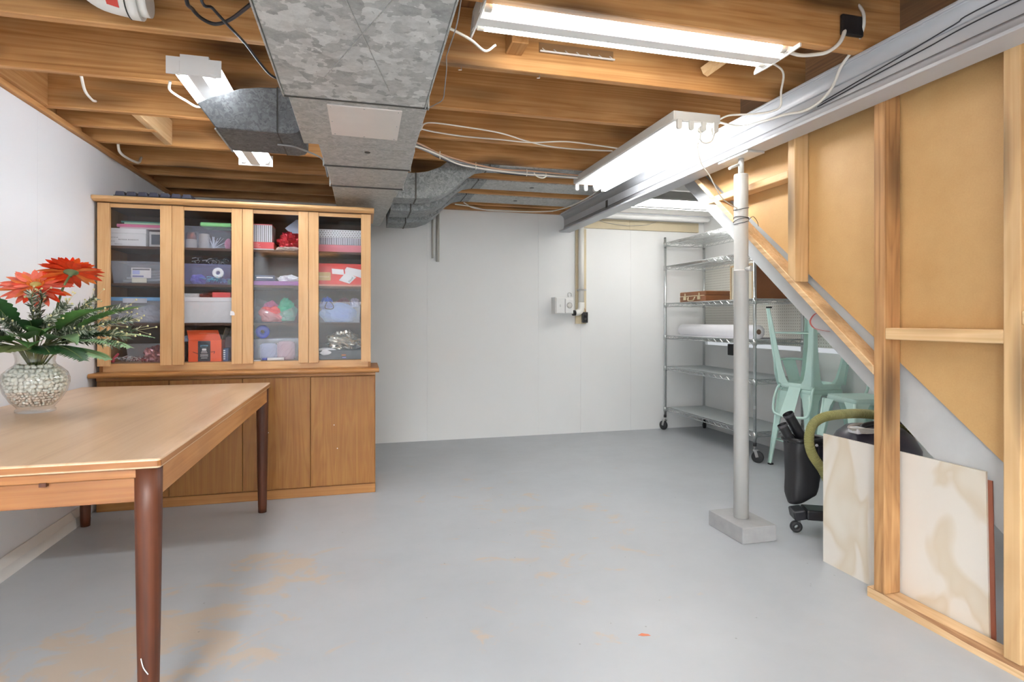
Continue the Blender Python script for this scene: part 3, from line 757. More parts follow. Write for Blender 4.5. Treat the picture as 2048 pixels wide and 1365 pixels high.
cable('dark_wire', 'dark wire and clamp hanging at the left edge of the trunk duct', [(-.36, 2.72, 1.895), (-.30, 2.72, 1.892), (-.262, 2.76, 1.892), (-.235, 2.80, 1.893), (-.215, 2.90, 1.91), (-.192, 3.05, 1.93), (-.184, 3.20, 1.925), (-.182, 3.33, 1.91), (-.184, 3.20, 1.95)], .004, M['cable_grey'], cat='wire')

# fittings on the ceiling
jb = MB().box((1.765, 1.792, 2.205), (1.865, 1.8085, 2.285)).build('junction_box', M['black'], at=(1.815, 1.8, 2.25), bevel=.006, label='small black junction box on the near joist beside the beam', cat='junction box')
hr = thing('hook_strip', 'clear plastic strip of small hooks fixed to the lit joist below the near light', 'hook strip', (.89, 2.305, 2.25))
MB().box((.72, 2.3045, 2.243), (1.057, 2.3085, 2.285)).build('backing', glassy('clear_strip', (.92, .9, .86), 1, .1, .15, (200, 180, 150)), hr)
MB().box((.72, 2.286, 2.240), (1.057, 2.292, 2.2455)).build('front_lip', M['fix_white'], hr)
for k in range(7):
    x = .735 + k * .051
    MB().bar((x, 2.305, 2.262), (x + .006, 2.288, 2.245), .003, .003).build('hook', M['fix_white'], hr)
pv = thing('drain_fitting', 'white plastic drain pipe elbow with red label near the ceiling at upper left', 'pipe', (-.76, 2.10, 2.2))
PD = .032
R_ = .052
path = [(-.86, 2.10, 2.39), (-.855, 2.10, 2.30), (-.835, 2.10, 2.235 - PD), (-.795, 2.10, 2.196 - PD), (-.74, 2.10, 2.182 - PD), (-.70, 2.10, 2.180 - PD)]
MB().tube(path, R_, 24, k=4).build('elbow', M['pvc'], pv)
MB().tube([(-.722, 2.10, 2.181 - PD), (-.688, 2.10, 2.180 - PD)], R_ + .006, 24).build('hub', M['pvc'], pv)
MB().tube([(-.690, 2.10, 2.180 - PD), (-.664, 2.10, 2.180 - PD)], R_ - .006, 24).build('end_cap', M['pvc'], pv)
MB().tube([(-.7225, 2.10, 2.181 - PD), (-.7185, 2.10, 2.181 - PD)], R_ + .0068, 24).build('joint_ring', M['seam'], pv)
MB().tube([(-.848, 2.10, 2.262), (-.843, 2.10, 2.249)], R_ + .0015, 24).build('joint_ring', M['seam'], pv)
MB().grid(lambda u, v: Vector((-.775 + .035 * u, 2.10 - (R_ + .001) * math.cos(-.95 + .5 * v), 2.188 - PD - .008 * u + (R_ + .001) * math.sin(-.95 + .5 * v))), 3, 4).build('label_sticker', M['red_label'], pv)

# ---------------------------------------------------------------- fittings on the back wall
bd = MB().box((2.040, YB - .020, 1.080), (2.150, YB - .001, 2.018)).build('backing_board', M['tan_paint'], at=(2.09, YB, 1.08), label='tall tan painted board behind the white pipe on the back wall', cat='board')
el = thing('conduit', 'white plastic conduit dropping from the beam and turning into the switch box', 'pipe', (2.09, 5.29, 1.2))
MB().tube([(2.085, 5.288, 2.16), (2.085, 5.288, 1.27)], .0275, 20).build('pipe', M['pvc'], el)
MB().tube([(2.085, 5.288, 1.29), (2.085, 5.288, 1.265), (2.083, 5.286, 1.235), (2.070, 5.284, 1.205), (2.045, 5.282, 1.19), (2.02, 5.281, 1.187)], .031, 20, k=3).build('elbow', M['pvc'], el)
MB().tube([(2.022, 5.281, 1.187), (1.992, 5.281, 1.187)], .027, 18).build('connector', M['black'], el)
MB().box((2.05, 5.256, 1.405), (2.125, 5.319, 1.420)).build('strap', M['steel'], el)
sb = thing('switch_box', 'white wall box holding a switch and a dial thermostat', 'switch box', (1.88, 5.30, 1.17))
MB().box((1.792, 5.225, 1.178), (1.978, YB - .001, 1.338)).build('box_body', M['white_paint'], sb, bevel=.003)
MB().box((1.802, 5.217, 1.185), (1.885, 5.2245, 1.332)).build('switch_plate', M['white_paint'], sb, bevel=.002)
MB().box((1.838, 5.207, 1.245), (1.849, 5.2165, 1.268)).build('toggle', M['white_paint'], sb, bevel=.002)
MB().box((1.892, 5.205, 1.182), (1.972, 5.2245, 1.322)).build('thermostat', M['white_paint'], sb, bevel=.006)
MB().lathe((1.932, 5.205, 1.258), [(0, .006), (.024, .006), (.026, 0)], 24, M=Matrix.Rotation(PI / 2, 3, 'X')).build('dial', M['fix_grey'], sb)
MB().tube([(1.932 + .027 * math.cos(a), 5.2035, 1.258 + .027 * math.sin(a)) for a in [q * PI / 12 for q in range(24)]], .0012, 5, closed=True).build('dial_rim', M['cable_grey'], sb)
MB().tube([(1.955, 5.30, 1.338), (1.950, 5.30, 1.375), (1.965, 5.30, 1.385), (1.985, 5.30, 1.375), (1.985, 5.30, 1.35)], .008, 6, k=3, flat=.35).build('metal_clip', M['steel'], sb)
ob = thing('wall_outlet', 'small black outlet on the tan board under the conduit elbow', 'outlet', (2.13, 5.31, 1.15))
MB().box((2.098, 5.285, 1.090), (2.156, 5.3195, 1.196)).build('body', M['black'], ob, bevel=.006)
for z_ in (1.165, 1.120): MB().lathe((2.127, 5.285, z_), [(0, .003), (.016, .003), (.017, 0)], 14, M=Matrix.Rotation(PI / 2, 3, 'X')).build('socket', M['rubber'], ob)
cable('tan_cord', 'short cord from the conduit elbow to the black outlet', [(2.105, 5.27, 1.235), (2.125, 5.29, 1.225), (2.138, 5.305, 1.20), (2.14, 5.308, 1.19)], .005, M['cable_tan'])
for nm, x, r, z0, lab in (('pipe_stub', .632, .0085, 1.688, 'thin short grey pipe on the back wall under the ducts'), ('pipe_stub', .680, .016, 1.656, 'thicker short grey pipe on the back wall under the ducts')):
    MB().cyl((x, YB - .024, 2.14), (x, YB - .024, z0), r, 14).build(nm, plain('grey_pipe', (176, 174, 166), .45), at=(x, YB - .02, z0), label=lab, cat='pipe')
cv = MB().tube([(2.12, 5.15, 2.132), (2.2, 5.15, 2.132), (3.33, 5.15, 2.132), (3.40, 5.15, 2.134), (3.425, 5.16, 2.14)], [.026, .027, .027, .024, .012], 16).build('white_pipe', M['white_paint'], at=(2.8, 5.15, 2.13), label='white wrapped pipe running under the ceiling above the tan header', cat='pipe')
ro = thing('wall_outlet', 'small black outlet on the right wall behind the wire shelves', 'outlet', (XR, 4.86, .8))
MB().box((XR - .022, 4.825, .775), (XR - .0065 + .006, 4.905, .885)).build('body', M['black'], ro, bevel=.006)

# ---------------------------------------------------------------- dining table
tb = thing('dining_table', 'worn wooden dining table with round tapered legs standing against the left wall', 'table', (-1.0, 2.7, 0))
TX0, TX1, TY0, TY1, TZ = -1.487, -.520, 1.722, 3.645, .75
TC = (-1.0, 2.7)
tbm = MB()
def rr(x0, y0, x1, y1, r, n=4):
    out = []
    for cx, cy, a0 in ((x1 - r, y1 - r, 0), (x0 + r, y1 - r, PI / 2), (x0 + r, y0 + r, PI), (x1 - r, y0 + r, 3 * PI / 2)):
        for i in range(n + 1):
            a = a0 + PI / 2 * i / n
            out.append((cx + r * math.cos(a), cy + r * math.sin(a)))
    return out
top = MB().prism(rr(TX0, TY0, TX1, TY1, .012), 'z', TZ - .027, TZ)
for q_ in range(2, len(top.mi)): top.mi[q_] = 2 if max(top.v[i].y for i in top.f[q_]) < TY0 + .013 else 1
top.build('table_top', [M['table_top'], M['apron'], M['apron_x']], tb, bevel=.006, seg=3)
MB().box((TX0 + .012, TY0 + .012, TZ - .052), (TX1 - .03, TY0 + .48, TZ - .0275)).build('draw_leaf', M['apron_x'], tb, bevel=.003)
MB().box((TX0 + .012, TY1 - .48, TZ - .052), (TX1 - .03, TY1 - .012, TZ - .0275)).build('draw_leaf', M['apron_x'], tb, bevel=.003)
for y in (TY0 + .022, TY1 - .044):
    MB().box((TX0 + .06, y, TZ - .118), (TX1 - .062, y + .022, TZ - .0525)).build('apron', M['apron_x'], tb, bevel=.002)
for x in (TX0 + .016, TX1 - .034):
    MB().box((x, TY0 + .06, TZ - .108), (x + .022, TY1 - .06, TZ - .0275)).build('apron', M['apron'], tb, bevel=.002)
MB().box((-.80, TY0 + .008, TZ - .060), (-.784, TY0 + .03, TZ - .050)).build('leaf_catch', M['leg'], tb)
for x, sx in ((TX0 + .036, -1), (TX1 - .039, 1)):
    for y in (TY0 + .036, TY1 - .039):
        lg = MB().tube([(x, y, 0), (x, y, .04), (x, y, .30), (x, y, .60), (x, y, TZ - .0275)], [.0225, .024, .0285, .0325, .0335], 24)
        lg.build('leg', M['leg'], tb)
MB().tube([(TX1 - .047, TY0 + .0035, .22), (TX1 - .041, TY0 + .003, .195), (TX1 - .030, TY0 + .004, .175)], .0014, 5, k=3).build('paint_drip', M['paper'], [o for o in tb.children if o.name.startswith('leg')][2])

# ---------------------------------------------------------------- vase with stones and artificial flowers
VX, VY, VZ = -1.268, 2.72, TZ
vprof_o = [(.060, 0), (.066, .003), (.066, .010), (.060, .017), (.062, .022), (.082, .045), (.102, .080), (.112, .116), (.112, .134), (.104, .158), (.084, .178), (.066, .192), (.063, .205), (.066, .226), (.074, .248), (.085, .266)]
vprof_i = [(.081, .266), (.070, .248), (.062, .226), (.059, .205), (.062, .194), (.080, .175), (.100, .155), (.1075, .134), (.1075, .116), (.098, .082), (.078, .048), (.056, .026), (0, .022)]
vs_ = thing('glass_vase', 'clear glass vase of pale stones on the wooden table', 'vase', (VX, VY, VZ))
MB().lathe((VX, VY, VZ), [(0, 0.001)] + vprof_o + vprof_i[:1], 40).build('vase_body', M['vase'], vs_)
MB().lathe((VX, VY, VZ), vprof_i, 40).build('vase_lining', glassy('vase_inner', (.97, .985, .98), .6), vs_)
stone = bmesh.new(); bmesh.ops.create_icosphere(stone, subdivisions=1, radius=1.0)
sv = [v.co.copy() for v in stone.verts]; sf = [[v.index for v in f.verts] for f in stone.faces]; stone.free()
def rin(z):
    p = [(r, q) for r, q in reversed(vprof_i) if r > 0]
    for (r0, z0), (r1, z1) in zip(p, p[1:]):
        if z0 <= z <= z1: return r0 + (r1 - r0) * (z - z0) / max(1e-6, z1 - z0)
    return .055
pb = MB(); rng = random.Random(3)
def pebble(x, y, z, r, mi):
    q = Matrix.Rotation(rng.uniform(0, 6), 3, Vector((rng.random() - .5, rng.random() - .5, rng.random() - .5)).normalized())
    sc = Vector((r * rng.uniform(.75, 1.25), r * rng.uniform(.75, 1.25), r * rng.uniform(.55, .85)))
    pb.m = mi
    pb.add([Vector((VX + x, VY + y, VZ + z)) + q @ Vector((v.x * sc.x, v.y * sc.y, v.z * sc.z)) for v in sv], sf, True)
z = .033
while z < .196:
    small = z < .085
    r = .0068 if small else .0105
    R = rin(z) - r - .002
    n = int(2 * PI * R / (r * 1.75))
    for ring_r in (R, R - 2 * r, R - 4 * r):
        if ring_r < .01: continue
        nn = max(3, int(2 * PI * ring_r / (r * 1.8)))
        for i in range(nn):
            a = 2 * PI * (i + rng.random() * .5) / nn
            pebble(ring_r * math.cos(a), ring_r * math.sin(a), z + rng.uniform(-.3, .3) * r, r, 0 if small and rng.random() < .8 else (2 if rng.random() < .2 else 1))
    z += r * 1.45
core = [(max(.004, r - .022), q) for r, q in reversed(vprof_i) if .03 < q < .18]
pb.m = 1
pb.lathe((VX, VY, VZ), [(0, core[0][1])] + core + [(0, core[-1][1])], 24)  # white core added behind the stones to keep their gaps from going dark
def stone_mat(n, c): return plain(n, c, .75, var=.12, sc=60)
pb.build('stones', [stone_mat('pink_stone', (236, 220, 210)), stone_mat('white_stone', (244, 241, 236)), stone_mat('grey_stone', (226, 224, 216))], at=(VX, VY, VZ + .03), weld=False, label='white and pinkish stones filling the glass vase', cat='stones', kind='stuff')

G_LEAF = plain('leaf_green', (92, 140, 74), .45, var=.25, sc=20)
G_DARK = plain('leaf_dark', (44, 82, 44), .45, var=.25, sc=20)
G_OLIVE = plain('fern_olive', (118, 130, 82), .5, var=.2, sc=20)
G_MINTY = plain('leaf_grey_green', (128, 164, 118), .5, var=.15, sc=20)
G_STEM = plain('stem_green', (110, 122, 74), .5, var=.15)
G_NEED = plain('needle_green', (84, 100, 78), .5, var=.3, sc=60)
G_PALE = plain('needle_pale', (206, 212, 196), .5, var=.1)
G_BERRY = plain('cream_berry', (214, 208, 156), .45, var=.1)
C_NECK = Vector((VX, VY, VZ + .215))
def frame_for(d):
    d = d.normalized(); s = d.cross(Vector((0, 0, 1)))
    if s.length < .05: s = Vector((1, 0, 0))
    s.normalize(); return d, s, s.cross(d)

def spine(p0, az, el, length, droop, n=10):
    """a drooping stalk from the vase mouth"""
    pts = [Vector(p0)]; e = el
    for i in range(n):
        d = Vector((math.cos(az) * math.cos(e), math.sin(az) * math.cos(e), math.sin(e)))
        pts.append(pts[-1] + d * length / n); e -= droop / n
    return pts

def mouth(az, r=.045): return Vector((VX + r * math.cos(az), VY + r * math.sin(az), VZ + .262))

def stalk(t, pts, r=.0028):
    base = Vector((VX + (pts[0].x - VX) * .25, VY + (pts[0].y - VY) * .25, VZ + .175))
    MB().tube([base] + list(pts), [r] * len([base] + list(pts)), 6).build('stalk', G_STEM, t)

def fern(az, el, L, droop, m, label, wid=.055, group='fern fronds in the vase'):
    pts = spine(mouth(az, .06), az, el, L, droop, 16)
    t = thing('fern_frond', label, 'fern', pts[0])
    stalk(t, pts[:-1], .0018)
    b = MB()
    for i in range(1, 16):
        d, s, u = frame_for(pts[i + 1] - pts[i] if i < 16 else pts[i] - pts[i - 1])
        w = wid * math.sin(PI * (.12 + .86 * i / 16)) ** .8
        for sd in (-1, 1):
            for h in (0, .5):
                p = pts[i].lerp(pts[min(i + 1, 16)], h)
                tip = p + s * sd * w + d * w * .45 - u * w * .12
                a = p + d * .006; c = p - d * .006
                mid1 = p + s * sd * w * .55 + d * (w * .25 + .0065); mid0 = p + s * sd * w * .55 + d * (w * .25 - .0065)
                b.add([c, a, mid1, tip, mid0], [(0, 1, 2, 3, 4)])
    b.build('leaflets', m, t, recalc=False, weld=False)
    return t

def leaf(az, el, L, droop, W, m, label):
    pts = spine(mouth(az, .055), az, el, L * 1.3, droop, 14)
    t = thing('broad_leaf', label, 'leaf', pts[0])
    stalk(t, pts[:5], .0022)
    n = 14
    def fn(u, v):
        i = 4 + u * 10; k = min(int(i), 13); p = pts[k].lerp(pts[k + 1], i - k)
        d, s, up = frame_for(pts[k + 1] - pts[k])
        w = W * math.sin(PI * min(1, .03 + u) ** .75) * (1 + .12 * math.sin(u * 60)) + .001
        x = (v - .5) * 2
        return p + s * x * w + up * (abs(x) ** 1.5) * w * .35
    MB().grid(fn, 28, 6).build('blade', m, t, recalc=False)
    MB().tube(pts[4:14], .0014, 5).build('midrib', G_STEM, t)
    return t

def sprig(az, el, L, droop, label, seed):
    q = random.Random(seed)
    pts = spine(mouth(az, .03), az, el, L, droop, 12)
    t = thing('needle_sprig', label, 'sprig', pts[0])
    stalk(t, pts, .0016)
    nb = MB()
    for i in range(3, 12):
        d, s, u = frame_for(pts[i + 1] - pts[i] if i < 12 else pts[i] - pts[i - 1])
        for k in range(15):
            a = q.uniform(0, 2 * PI); p = pts[i].lerp(pts[min(12, i + 1)], q.random())
            o = (s * math.cos(a) + u * math.sin(a) + d * .8).normalized()
            w = o.cross(d).normalized() * .0022
            l = q.uniform(.018, .034)
            nb.m = 0 if q.random() < .72 else 1
            nb.add([p - w, p + w, p + o * l * .6 + w * 1.3, p + o * l, p + o * l * .6 - w * 1.3], [(0, 1, 2, 3, 4)])
    nb.build('needles', [G_NEED, G_PALE], t, recalc=False, weld=False)
    bb_ = MB()
    for k in range(5):
        i = q.randint(8, 12); p = pts[i]
        tip = p + Vector((q.uniform(-.02, .035), q.uniform(-.03, .02), q.uniform(-.02, .03))) + (pts[12] - pts[10]) * q.uniform(.3, 1.2)
        bb_.tube([p, tip], .0007, 4); bb_.ball(tip, .0042, 6)
    bb_.build('berries', G_BERRY, t, kind='stuff')
    return t

# view direction from the vase towards the room is roughly -y and +x
fern(-2.55, .12, .30, .75, G_OLIVE, 'olive fern frond drooping to the left over the vase rim', .075)
fern(-1.95, .25, .25, .6, G_OLIVE, 'olive fern frond drooping towards the front of the vase', .07)
fern(-.35, .34, .36, .75, G_MINTY, 'grey-green fern frond reaching right from the vase', .075)
fern(-.75, .16, .32, .65, G_DARK, 'dark fern frond drooping at the right front of the vase', .065)
fern(.25, .46, .36, .8, G_MINTY, 'pale fern frond rising at the far right of the bouquet', .07)
fern(-.55, .05, .34, .4, G_MINTY, 'grey-green fern frond lowest on the right of the vase', .065)
leaf(-2.10, .60, .24, .9, .046, G_DARK, 'dark broad leaf at the left front of the bouquet')
leaf(-1.75, 1.05, .26, .7, .042, G_DARK, 'dark upright broad leaf below the front flower')
leaf(-1.05, .70, .22, 1.0, .046, G_LEAF, 'green broad leaf folding over the front of the vase')
leaf(-.55, .80, .28, .8, .044, G_LEAF, 'bright green broad leaf right of the front flower')
leaf(-.15, .66, .31, .5, .036, G_LEAF, 'green broad leaf reaching far right of the bouquet')
leaf(-.80, .42, .25, .8, .046, G_MINTY, 'grey-green broad leaf drooping at the right front')
leaf(-1.35, .55, .20, .8, .046, G_MINTY, 'grey-green broad leaf drooping over the middle of the rim')
leaf(3.0, .45, .25, .8, .044, G_DARK, 'dark broad leaf at the far left of the bouquet')
leaf(.9, .85, .26, .6, .040, G_DARK, 'dark broad leaf at the back of the bouquet')
leaf(-2.6, .95, .22, .8, .044, G_DARK, 'dark broad leaf standing at the left of the bouquet')
leaf(-1.2, .85, .20, .9, .040, G_DARK, 'dark broad leaf in the middle of the bouquet')
leaf(-1.75, .42, .21, .8, .050, G_LEAF, 'green broad leaf spreading low over the front left of the rim')
leaf(-2.45, .35, .23, .7, .050, G_DARK, 'dark broad leaf spreading low on the left of the vase')
leaf(-1.20, .30, .21, .6, .046, G_LEAF, 'green broad leaf spreading low over the front of the rim')
leaf(-.20, .40, .26, .7, .046, G_DARK, 'dark broad leaf spreading low on the right of the vase')
fern(-1.45, .22, .22, .55, G_OLIVE, 'olive fern frond spreading over the front of the rim', .07)
fern(-1.00, .16, .25, .5, G_DARK, 'dark fern frond spreading low over the front right of the rim', .07)
fern(-2.9, .25, .28, .6, G_OLIVE, 'olive fern frond reaching far left of the vase', .075)
S_LAB = ['leaning far right', 'leaning right and low', 'at the right front', 'rising right of the flowers', 'rising behind the front flower', 'at the left', 'leaning far left', 'rising at the left front', 'rising at the back', 'lowest on the right', 'standing upright in the middle', 'between the front leaves', 'reaching right above the pale fern', 'just right of the front flower', 'behind the right broad leaf', 'left of the front flower', 'low at the far left', 'at the right back', 'low behind the front leaves', 'in the upper right part', 'at the low left front', 'straight up behind the front flower']
for k, (az, el, L, dr) in enumerate([(-.10, .55, .34, .5), (-.30, .40, .34, .6), (-.60, .55, .30, .7), (.15, .75, .32, .5), (-1.2, 1.1, .26, .4), (-2.7, .75, .28, .5), (3.0, .55, .30, .5), (-2.2, .95, .26, .5), (1.2, .9, .28, .5), (-.42, .24, .36, .5), (-.2, 1.0, .28, .5), (-.95, .75, .26, .6), (-.2, .68, .34, .45), (-.7, .95, .26, .5), (.0, .42, .34, .5), (-2.5, 1.15, .24, .4), (-2.9, .35, .28, .5), (.45, .6, .32, .5), (-1.6, .8, .22, .6), (-.35, .85, .28, .6), (-2.0, .55, .24, .6), (-1.0, 1.2, .24, .3)]):
    sprig(az, el, L, dr, 'needle sprig with cream berries ' + S_LAB[k] + ' of the bouquet' if not S_LAB[k].split()[-1] in ('flowers', 'flower', 'leaves', 'leaf', 'fern') else 'needle sprig with cream berries ' + S_LAB[k], 11 + k)
stm = MB()
for k in range(16):
    a = k * 2.4; r0 = .018 + .012 * (k % 3)
    stm.tube([(VX + .4 * r0 * math.cos(a), VY + .4 * r0 * math.sin(a), VZ + .17), (VX + r0 * 1.1 * math.cos(a), VY + r0 * 1.1 * math.sin(a), VZ + .215), (VX + r0 * 2.0 * math.cos(a), VY + r0 * 2.0 * math.sin(a), VZ + .262)], .0035, 5)
stm.build('stem_bundle', G_STEM, at=(VX, VY, VZ + .19), label='bundle of olive stems gathered in the neck of the vase', cat='stems', kind='stuff')

PET_A = plain('petal_coral', (236, 116, 92), .5, var=.16, sc=40)
PET_B = plain('petal_red', (226, 66, 30), .5, var=.16, sc=40)
PET_C = plain('petal_orange', (238, 128, 60), .5, var=.14, sc=40)
DISC_Y = plain('disc_yellow', (206, 196, 116), .6, var=.15, sc=200)
DISC_O = plain('disc_orange', (238, 140, 40), .6, var=.15, sc=120)
SEPAL = plain('sepal_green', (120, 142, 104), .5)
def petal_mesh(L, W, curl, c):
    b = MB()
    def fn(u, v):
        w = W * (math.sin(PI * (.10 + .90 * u) ** .8) ** .65) * (.45 + .55 * u if u < .5 else 1) * (1 if u < .97 else .7)
        x = (v - .5) * 2
        return Vector(c) + Vector((.012 + L * u, x * w, curl * u * u * L + .12 * w * x * x))
    return b.grid(fn, 8, 4)
def gerbera(c, nrm, R, stem_pts, mats, label, nod=0.0):
    n = Vector(nrm).normalized()
    t = thing('gerbera_flower', label, 'flower', c)
    q = n.to_track_quat('Z', 'Y')
    protos = {}
    rg = random.Random(int(R * 1e4))
    for ring, (cnt, L, W, curl, lift) in enumerate(((22, R, .0165, -.10, .0), (20, R * .86, .0155, .02, .004), (16, R * .58, .011, .22, .009))):
        for k in range(cnt):
            mi = rg.choice(mats)
            key = (ring, mi.name)
            if key not in protos:
                o = petal_mesh(L, W, curl, c).build('petal', mi, t, recalc=False)
                protos[key] = o
            else:
                o = protos[key].copy(); COL.objects.link(o)
            a = 2 * PI * (k + .35 * ring) / cnt + rg.uniform(-.05, .05)
            o.rotation_mode = 'QUATERNION'
            o.rotation_quaternion = q @ Quaternion((0, 0, 1), a) @ Quaternion((0, 1, 0), rg.uniform(-.12, .10)) @ Quaternion((1, 0, 0), rg.uniform(-.2, .2))
            o.location = q @ Vector((0, 0, lift))
        Mx = q.to_matrix()
    MB().lathe(c, [(0, .016), (.010, .0155), (.017, .012), (.020, .006)], 20, M=Mx).build('disc', DISC_Y, t)
    rim = MB()
    for k in range(30):
        a = 2 * PI * k / 30
        p = Vector(c) + Mx @ Vector((.020 * math.cos(a), .020 * math.sin(a), .009)); tip = Vector(c) + Mx @ Vector((.028 * math.cos(a + .1), .028 * math.sin(a + .1), .018))
        rim.bar(p, tip, .0035, .0015)
    rim.build('inner_florets', DISC_O, t)
    MB().lathe(c, [(.026, -.002), (.018, -.006), (.008, -.012), (.005, -.022)], 18, M=Mx).build('calyx', SEPAL, t)
    MB().tube(stem_pts + [Vector(c) - n * .012], .0045, 8, k=5).build('stem', G_STEM, t)
    return t
c1 = Vector((VX + .022, VY - .045, VZ + .502))
g1 = gerbera(c1, (.16, -.55, .80), .112, [Vector((VX, VY, VZ + .19)), Vector((VX + .01, VY - .01, VZ + .33))], [PET_A, PET_A, PET_C, PET_B], 'coral gerbera flower facing the room from the front of the vase')
c2_ = Vector((VX + .135, VY - .03, VZ + .563))
g2 = gerbera(c2_, (-.10, .42, .90), .102, [Vector((VX + .005, VY + .01, VZ + .19)), Vector((VX + .06, VY + .0, VZ + .36)), Vector((VX + .105, VY - .03, VZ + .49))], [PET_B, PET_B, PET_C], 'red-orange gerbera flower seen from below, highest in the vase')

# ---------------------------------------------------------------- sideboard and the glazed hutch on it
CX0, CX1 = -1.490, .086
side = thing('sideboard', 'low teak veneered sideboard with four plain doors against the left wall', 'cabinet', (-.70, 4.05, 0))
MB().box((CX0, 3.836, 0), (CX1, 4.27, .058)).build('plinth', M['teak_x'], side, bevel=.003)
MB().box((CX0, 3.846, .0585), (CX1, 4.27, .786)).build('carcass', M['teak'], side)
xs = [CX0 + .004, -1.11, -.707, -.312, CX1 - .004]
for i in range(4):
    d = MB().box((xs[i] + .0018, 3.828, .066), (xs[i + 1] - .0018, 3.8455, .758)).build('door', M['teak'], side, bevel=.0015, seg=1)
prof = [(3.775 + .012 - .012 * math.sin(a), .796 - .0135 * math.cos(a)) for a in [q * PI / 8 for q in range(9)]]
MB().prism([(y, z) for y, z in prof] + [(4.27, .8095), (4.27, .7825)], 'x', CX0 - .020, CX1 + .022, smooth=False).build('top_board', M['teak_x'], side)
MB().box((CX0, 3.834, .762), (CX1, 3.8455, .782)).build('top_rail', M['teak_x'], side, bevel=.002)
sd = bpy.data.objects['sideboard']
for x, z in ((-.56, .42), (-.17, .45), (-.15, .30)):
    MB().cyl((x, 3.8285, z), (x, 3.8272, z), .003, 8).build('screw_cap', M['paper'], side)

UX0, UX1, UY0, UY1 = -1.494, .058, 3.888, 4.262
hut = thing('display_hutch', 'glazed oak hutch with four glass doors standing on the sideboard', 'cabinet', (-.72, 4.08, .81))
for x in (UX0, UX1 - .018): MB().box((x, UY0, .8105), (x + .018, UY1, 1.812)).build('side_panel', M['teak'], hut)
MB().box((UX0 + .018, UY1 - .010, .8105), (UX1 - .018, UY1, 1.812)).build('back_panel', M['inner'], hut)
MB().box((UX0 + .018, UY0 + .002, .8105), (UX1 - .018, UY1 - .010, .858)).build('floor_board', M['oak_x'], hut)
for z in (1.085, 1.325, 1.55): MB().box((UX0 + .019, UY0 + .045, z), (UX1 - .019, UY1 - .011, z + .015)).build('shelf', M['inner'], hut)
MB().box((-.7255, UY0 + .05, .859), (-.7105, UY1 - .011, 1.811)).build('divider', M['inner'], hut)
MB().box((UX0 + .018, UY0 + .002, 1.795), (UX1 - .018, UY1 - .010, 1.812)).build('top_board', M['inner'], hut)
cp = [(3.825, 1.824), (3.820, 1.832), (3.822, 1.840), (3.830, 1.8445), (UY1, 1.8445), (UY1, 1.8125), (3.850, 1.8125)]
MB().prism(cp, 'x', UX0 - .018, UX1 + .020).build('crown', M['oak_x'], hut, bevel=.002)
cols = [(-1.431, -1.167), (-1.041, -.775), (-.653, -.387), (-.266, -.004)]
outs = [(-1.494, -1.1045), (-1.1025, -.7145), (-.7125, -.3275), (-.3255, .057)]
for (a, b), (p, q) in zip(cols, outs):
    d = MB().box((p, UY0 - .030, .846), (a, UY0 - .0055, 1.806)).build('door', M['oak_z'], hut, bevel=.002)
    MB().box((b, UY0 - .030, .846), (q, UY0 - .0055, 1.806)).build('stile', M['oak_z'], d, bevel=.002)
    MB().box((a + .0005, UY0 - .016, 1.784), (b - .0005, UY0 - .0055, 1.806)).build('rail', M['oak_x'], d)
    MB().box((a - .012 + .0125, UY0 - .011, .862), (b - .0005, UY0 - .0065, 1.7835)).build('pane', M['glass'], d)
stk = MB().prism([(-.783, 1.147), (-.757, 1.147), (-.757, 1.162), (-.764, 1.172), (-.780, 1.176)], 'y', UY0 - .0315, UY0 - .0303).build('torn_sticker', M['paper'], [c for c in hut.children if c.name.startswith('door')][1])
tray = thing('slatted_strip', 'dark slatted plastic strip lying on top of the hutch', 'strip', (-1.2, 3.90, 1.845))
MB().box((-1.405, 3.842, 1.8448), (-.985, 3.96, 1.8515)).build('base', M['black'], tray)
for k in range(7):
    x = -1.40 + k * .059
    MB().prism([(x, 1.8517), (x + .052, 1.8517), (x + .046, 1.876), (x + .006, 1.876)], 'y', 3.846, 3.956).build('slat', plain('dark_grey_slat', (62, 64, 80), .35), tray, bevel=.002, seg=1)

# ---------------------------------------------------------------- things kept in the hutch
ZS = (1.5652, 1.3402, 1.1002, .8582)
YI = 3.955
CLEAR = glassy('clear_plastic', (.95, .96, .99), .8, .12, .10, (206, 210, 228))
MILKY = glassy('milky_plastic', (.95, .96, .99), .8, .15, .24, (214, 220, 232))
LILAC = glassy('lilac_plastic', (.88, .88, .99), .8, .12, .16, (182, 184, 226))
FILM = glassy('thin_film', (.95, .95, .97), 2.0, .10, .22, (220, 222, 230))
WHITE = plain('box_white', (232, 232, 236), .55, var=.02)
RED = plain('box_red', (214, 58, 52), .5); CORAL = plain('box_coral', (224, 92, 92), .5)
INK = plain('printed_grey', (110, 112, 124), .6); BLACKP = plain('printed_black', (36, 38, 46), .55)

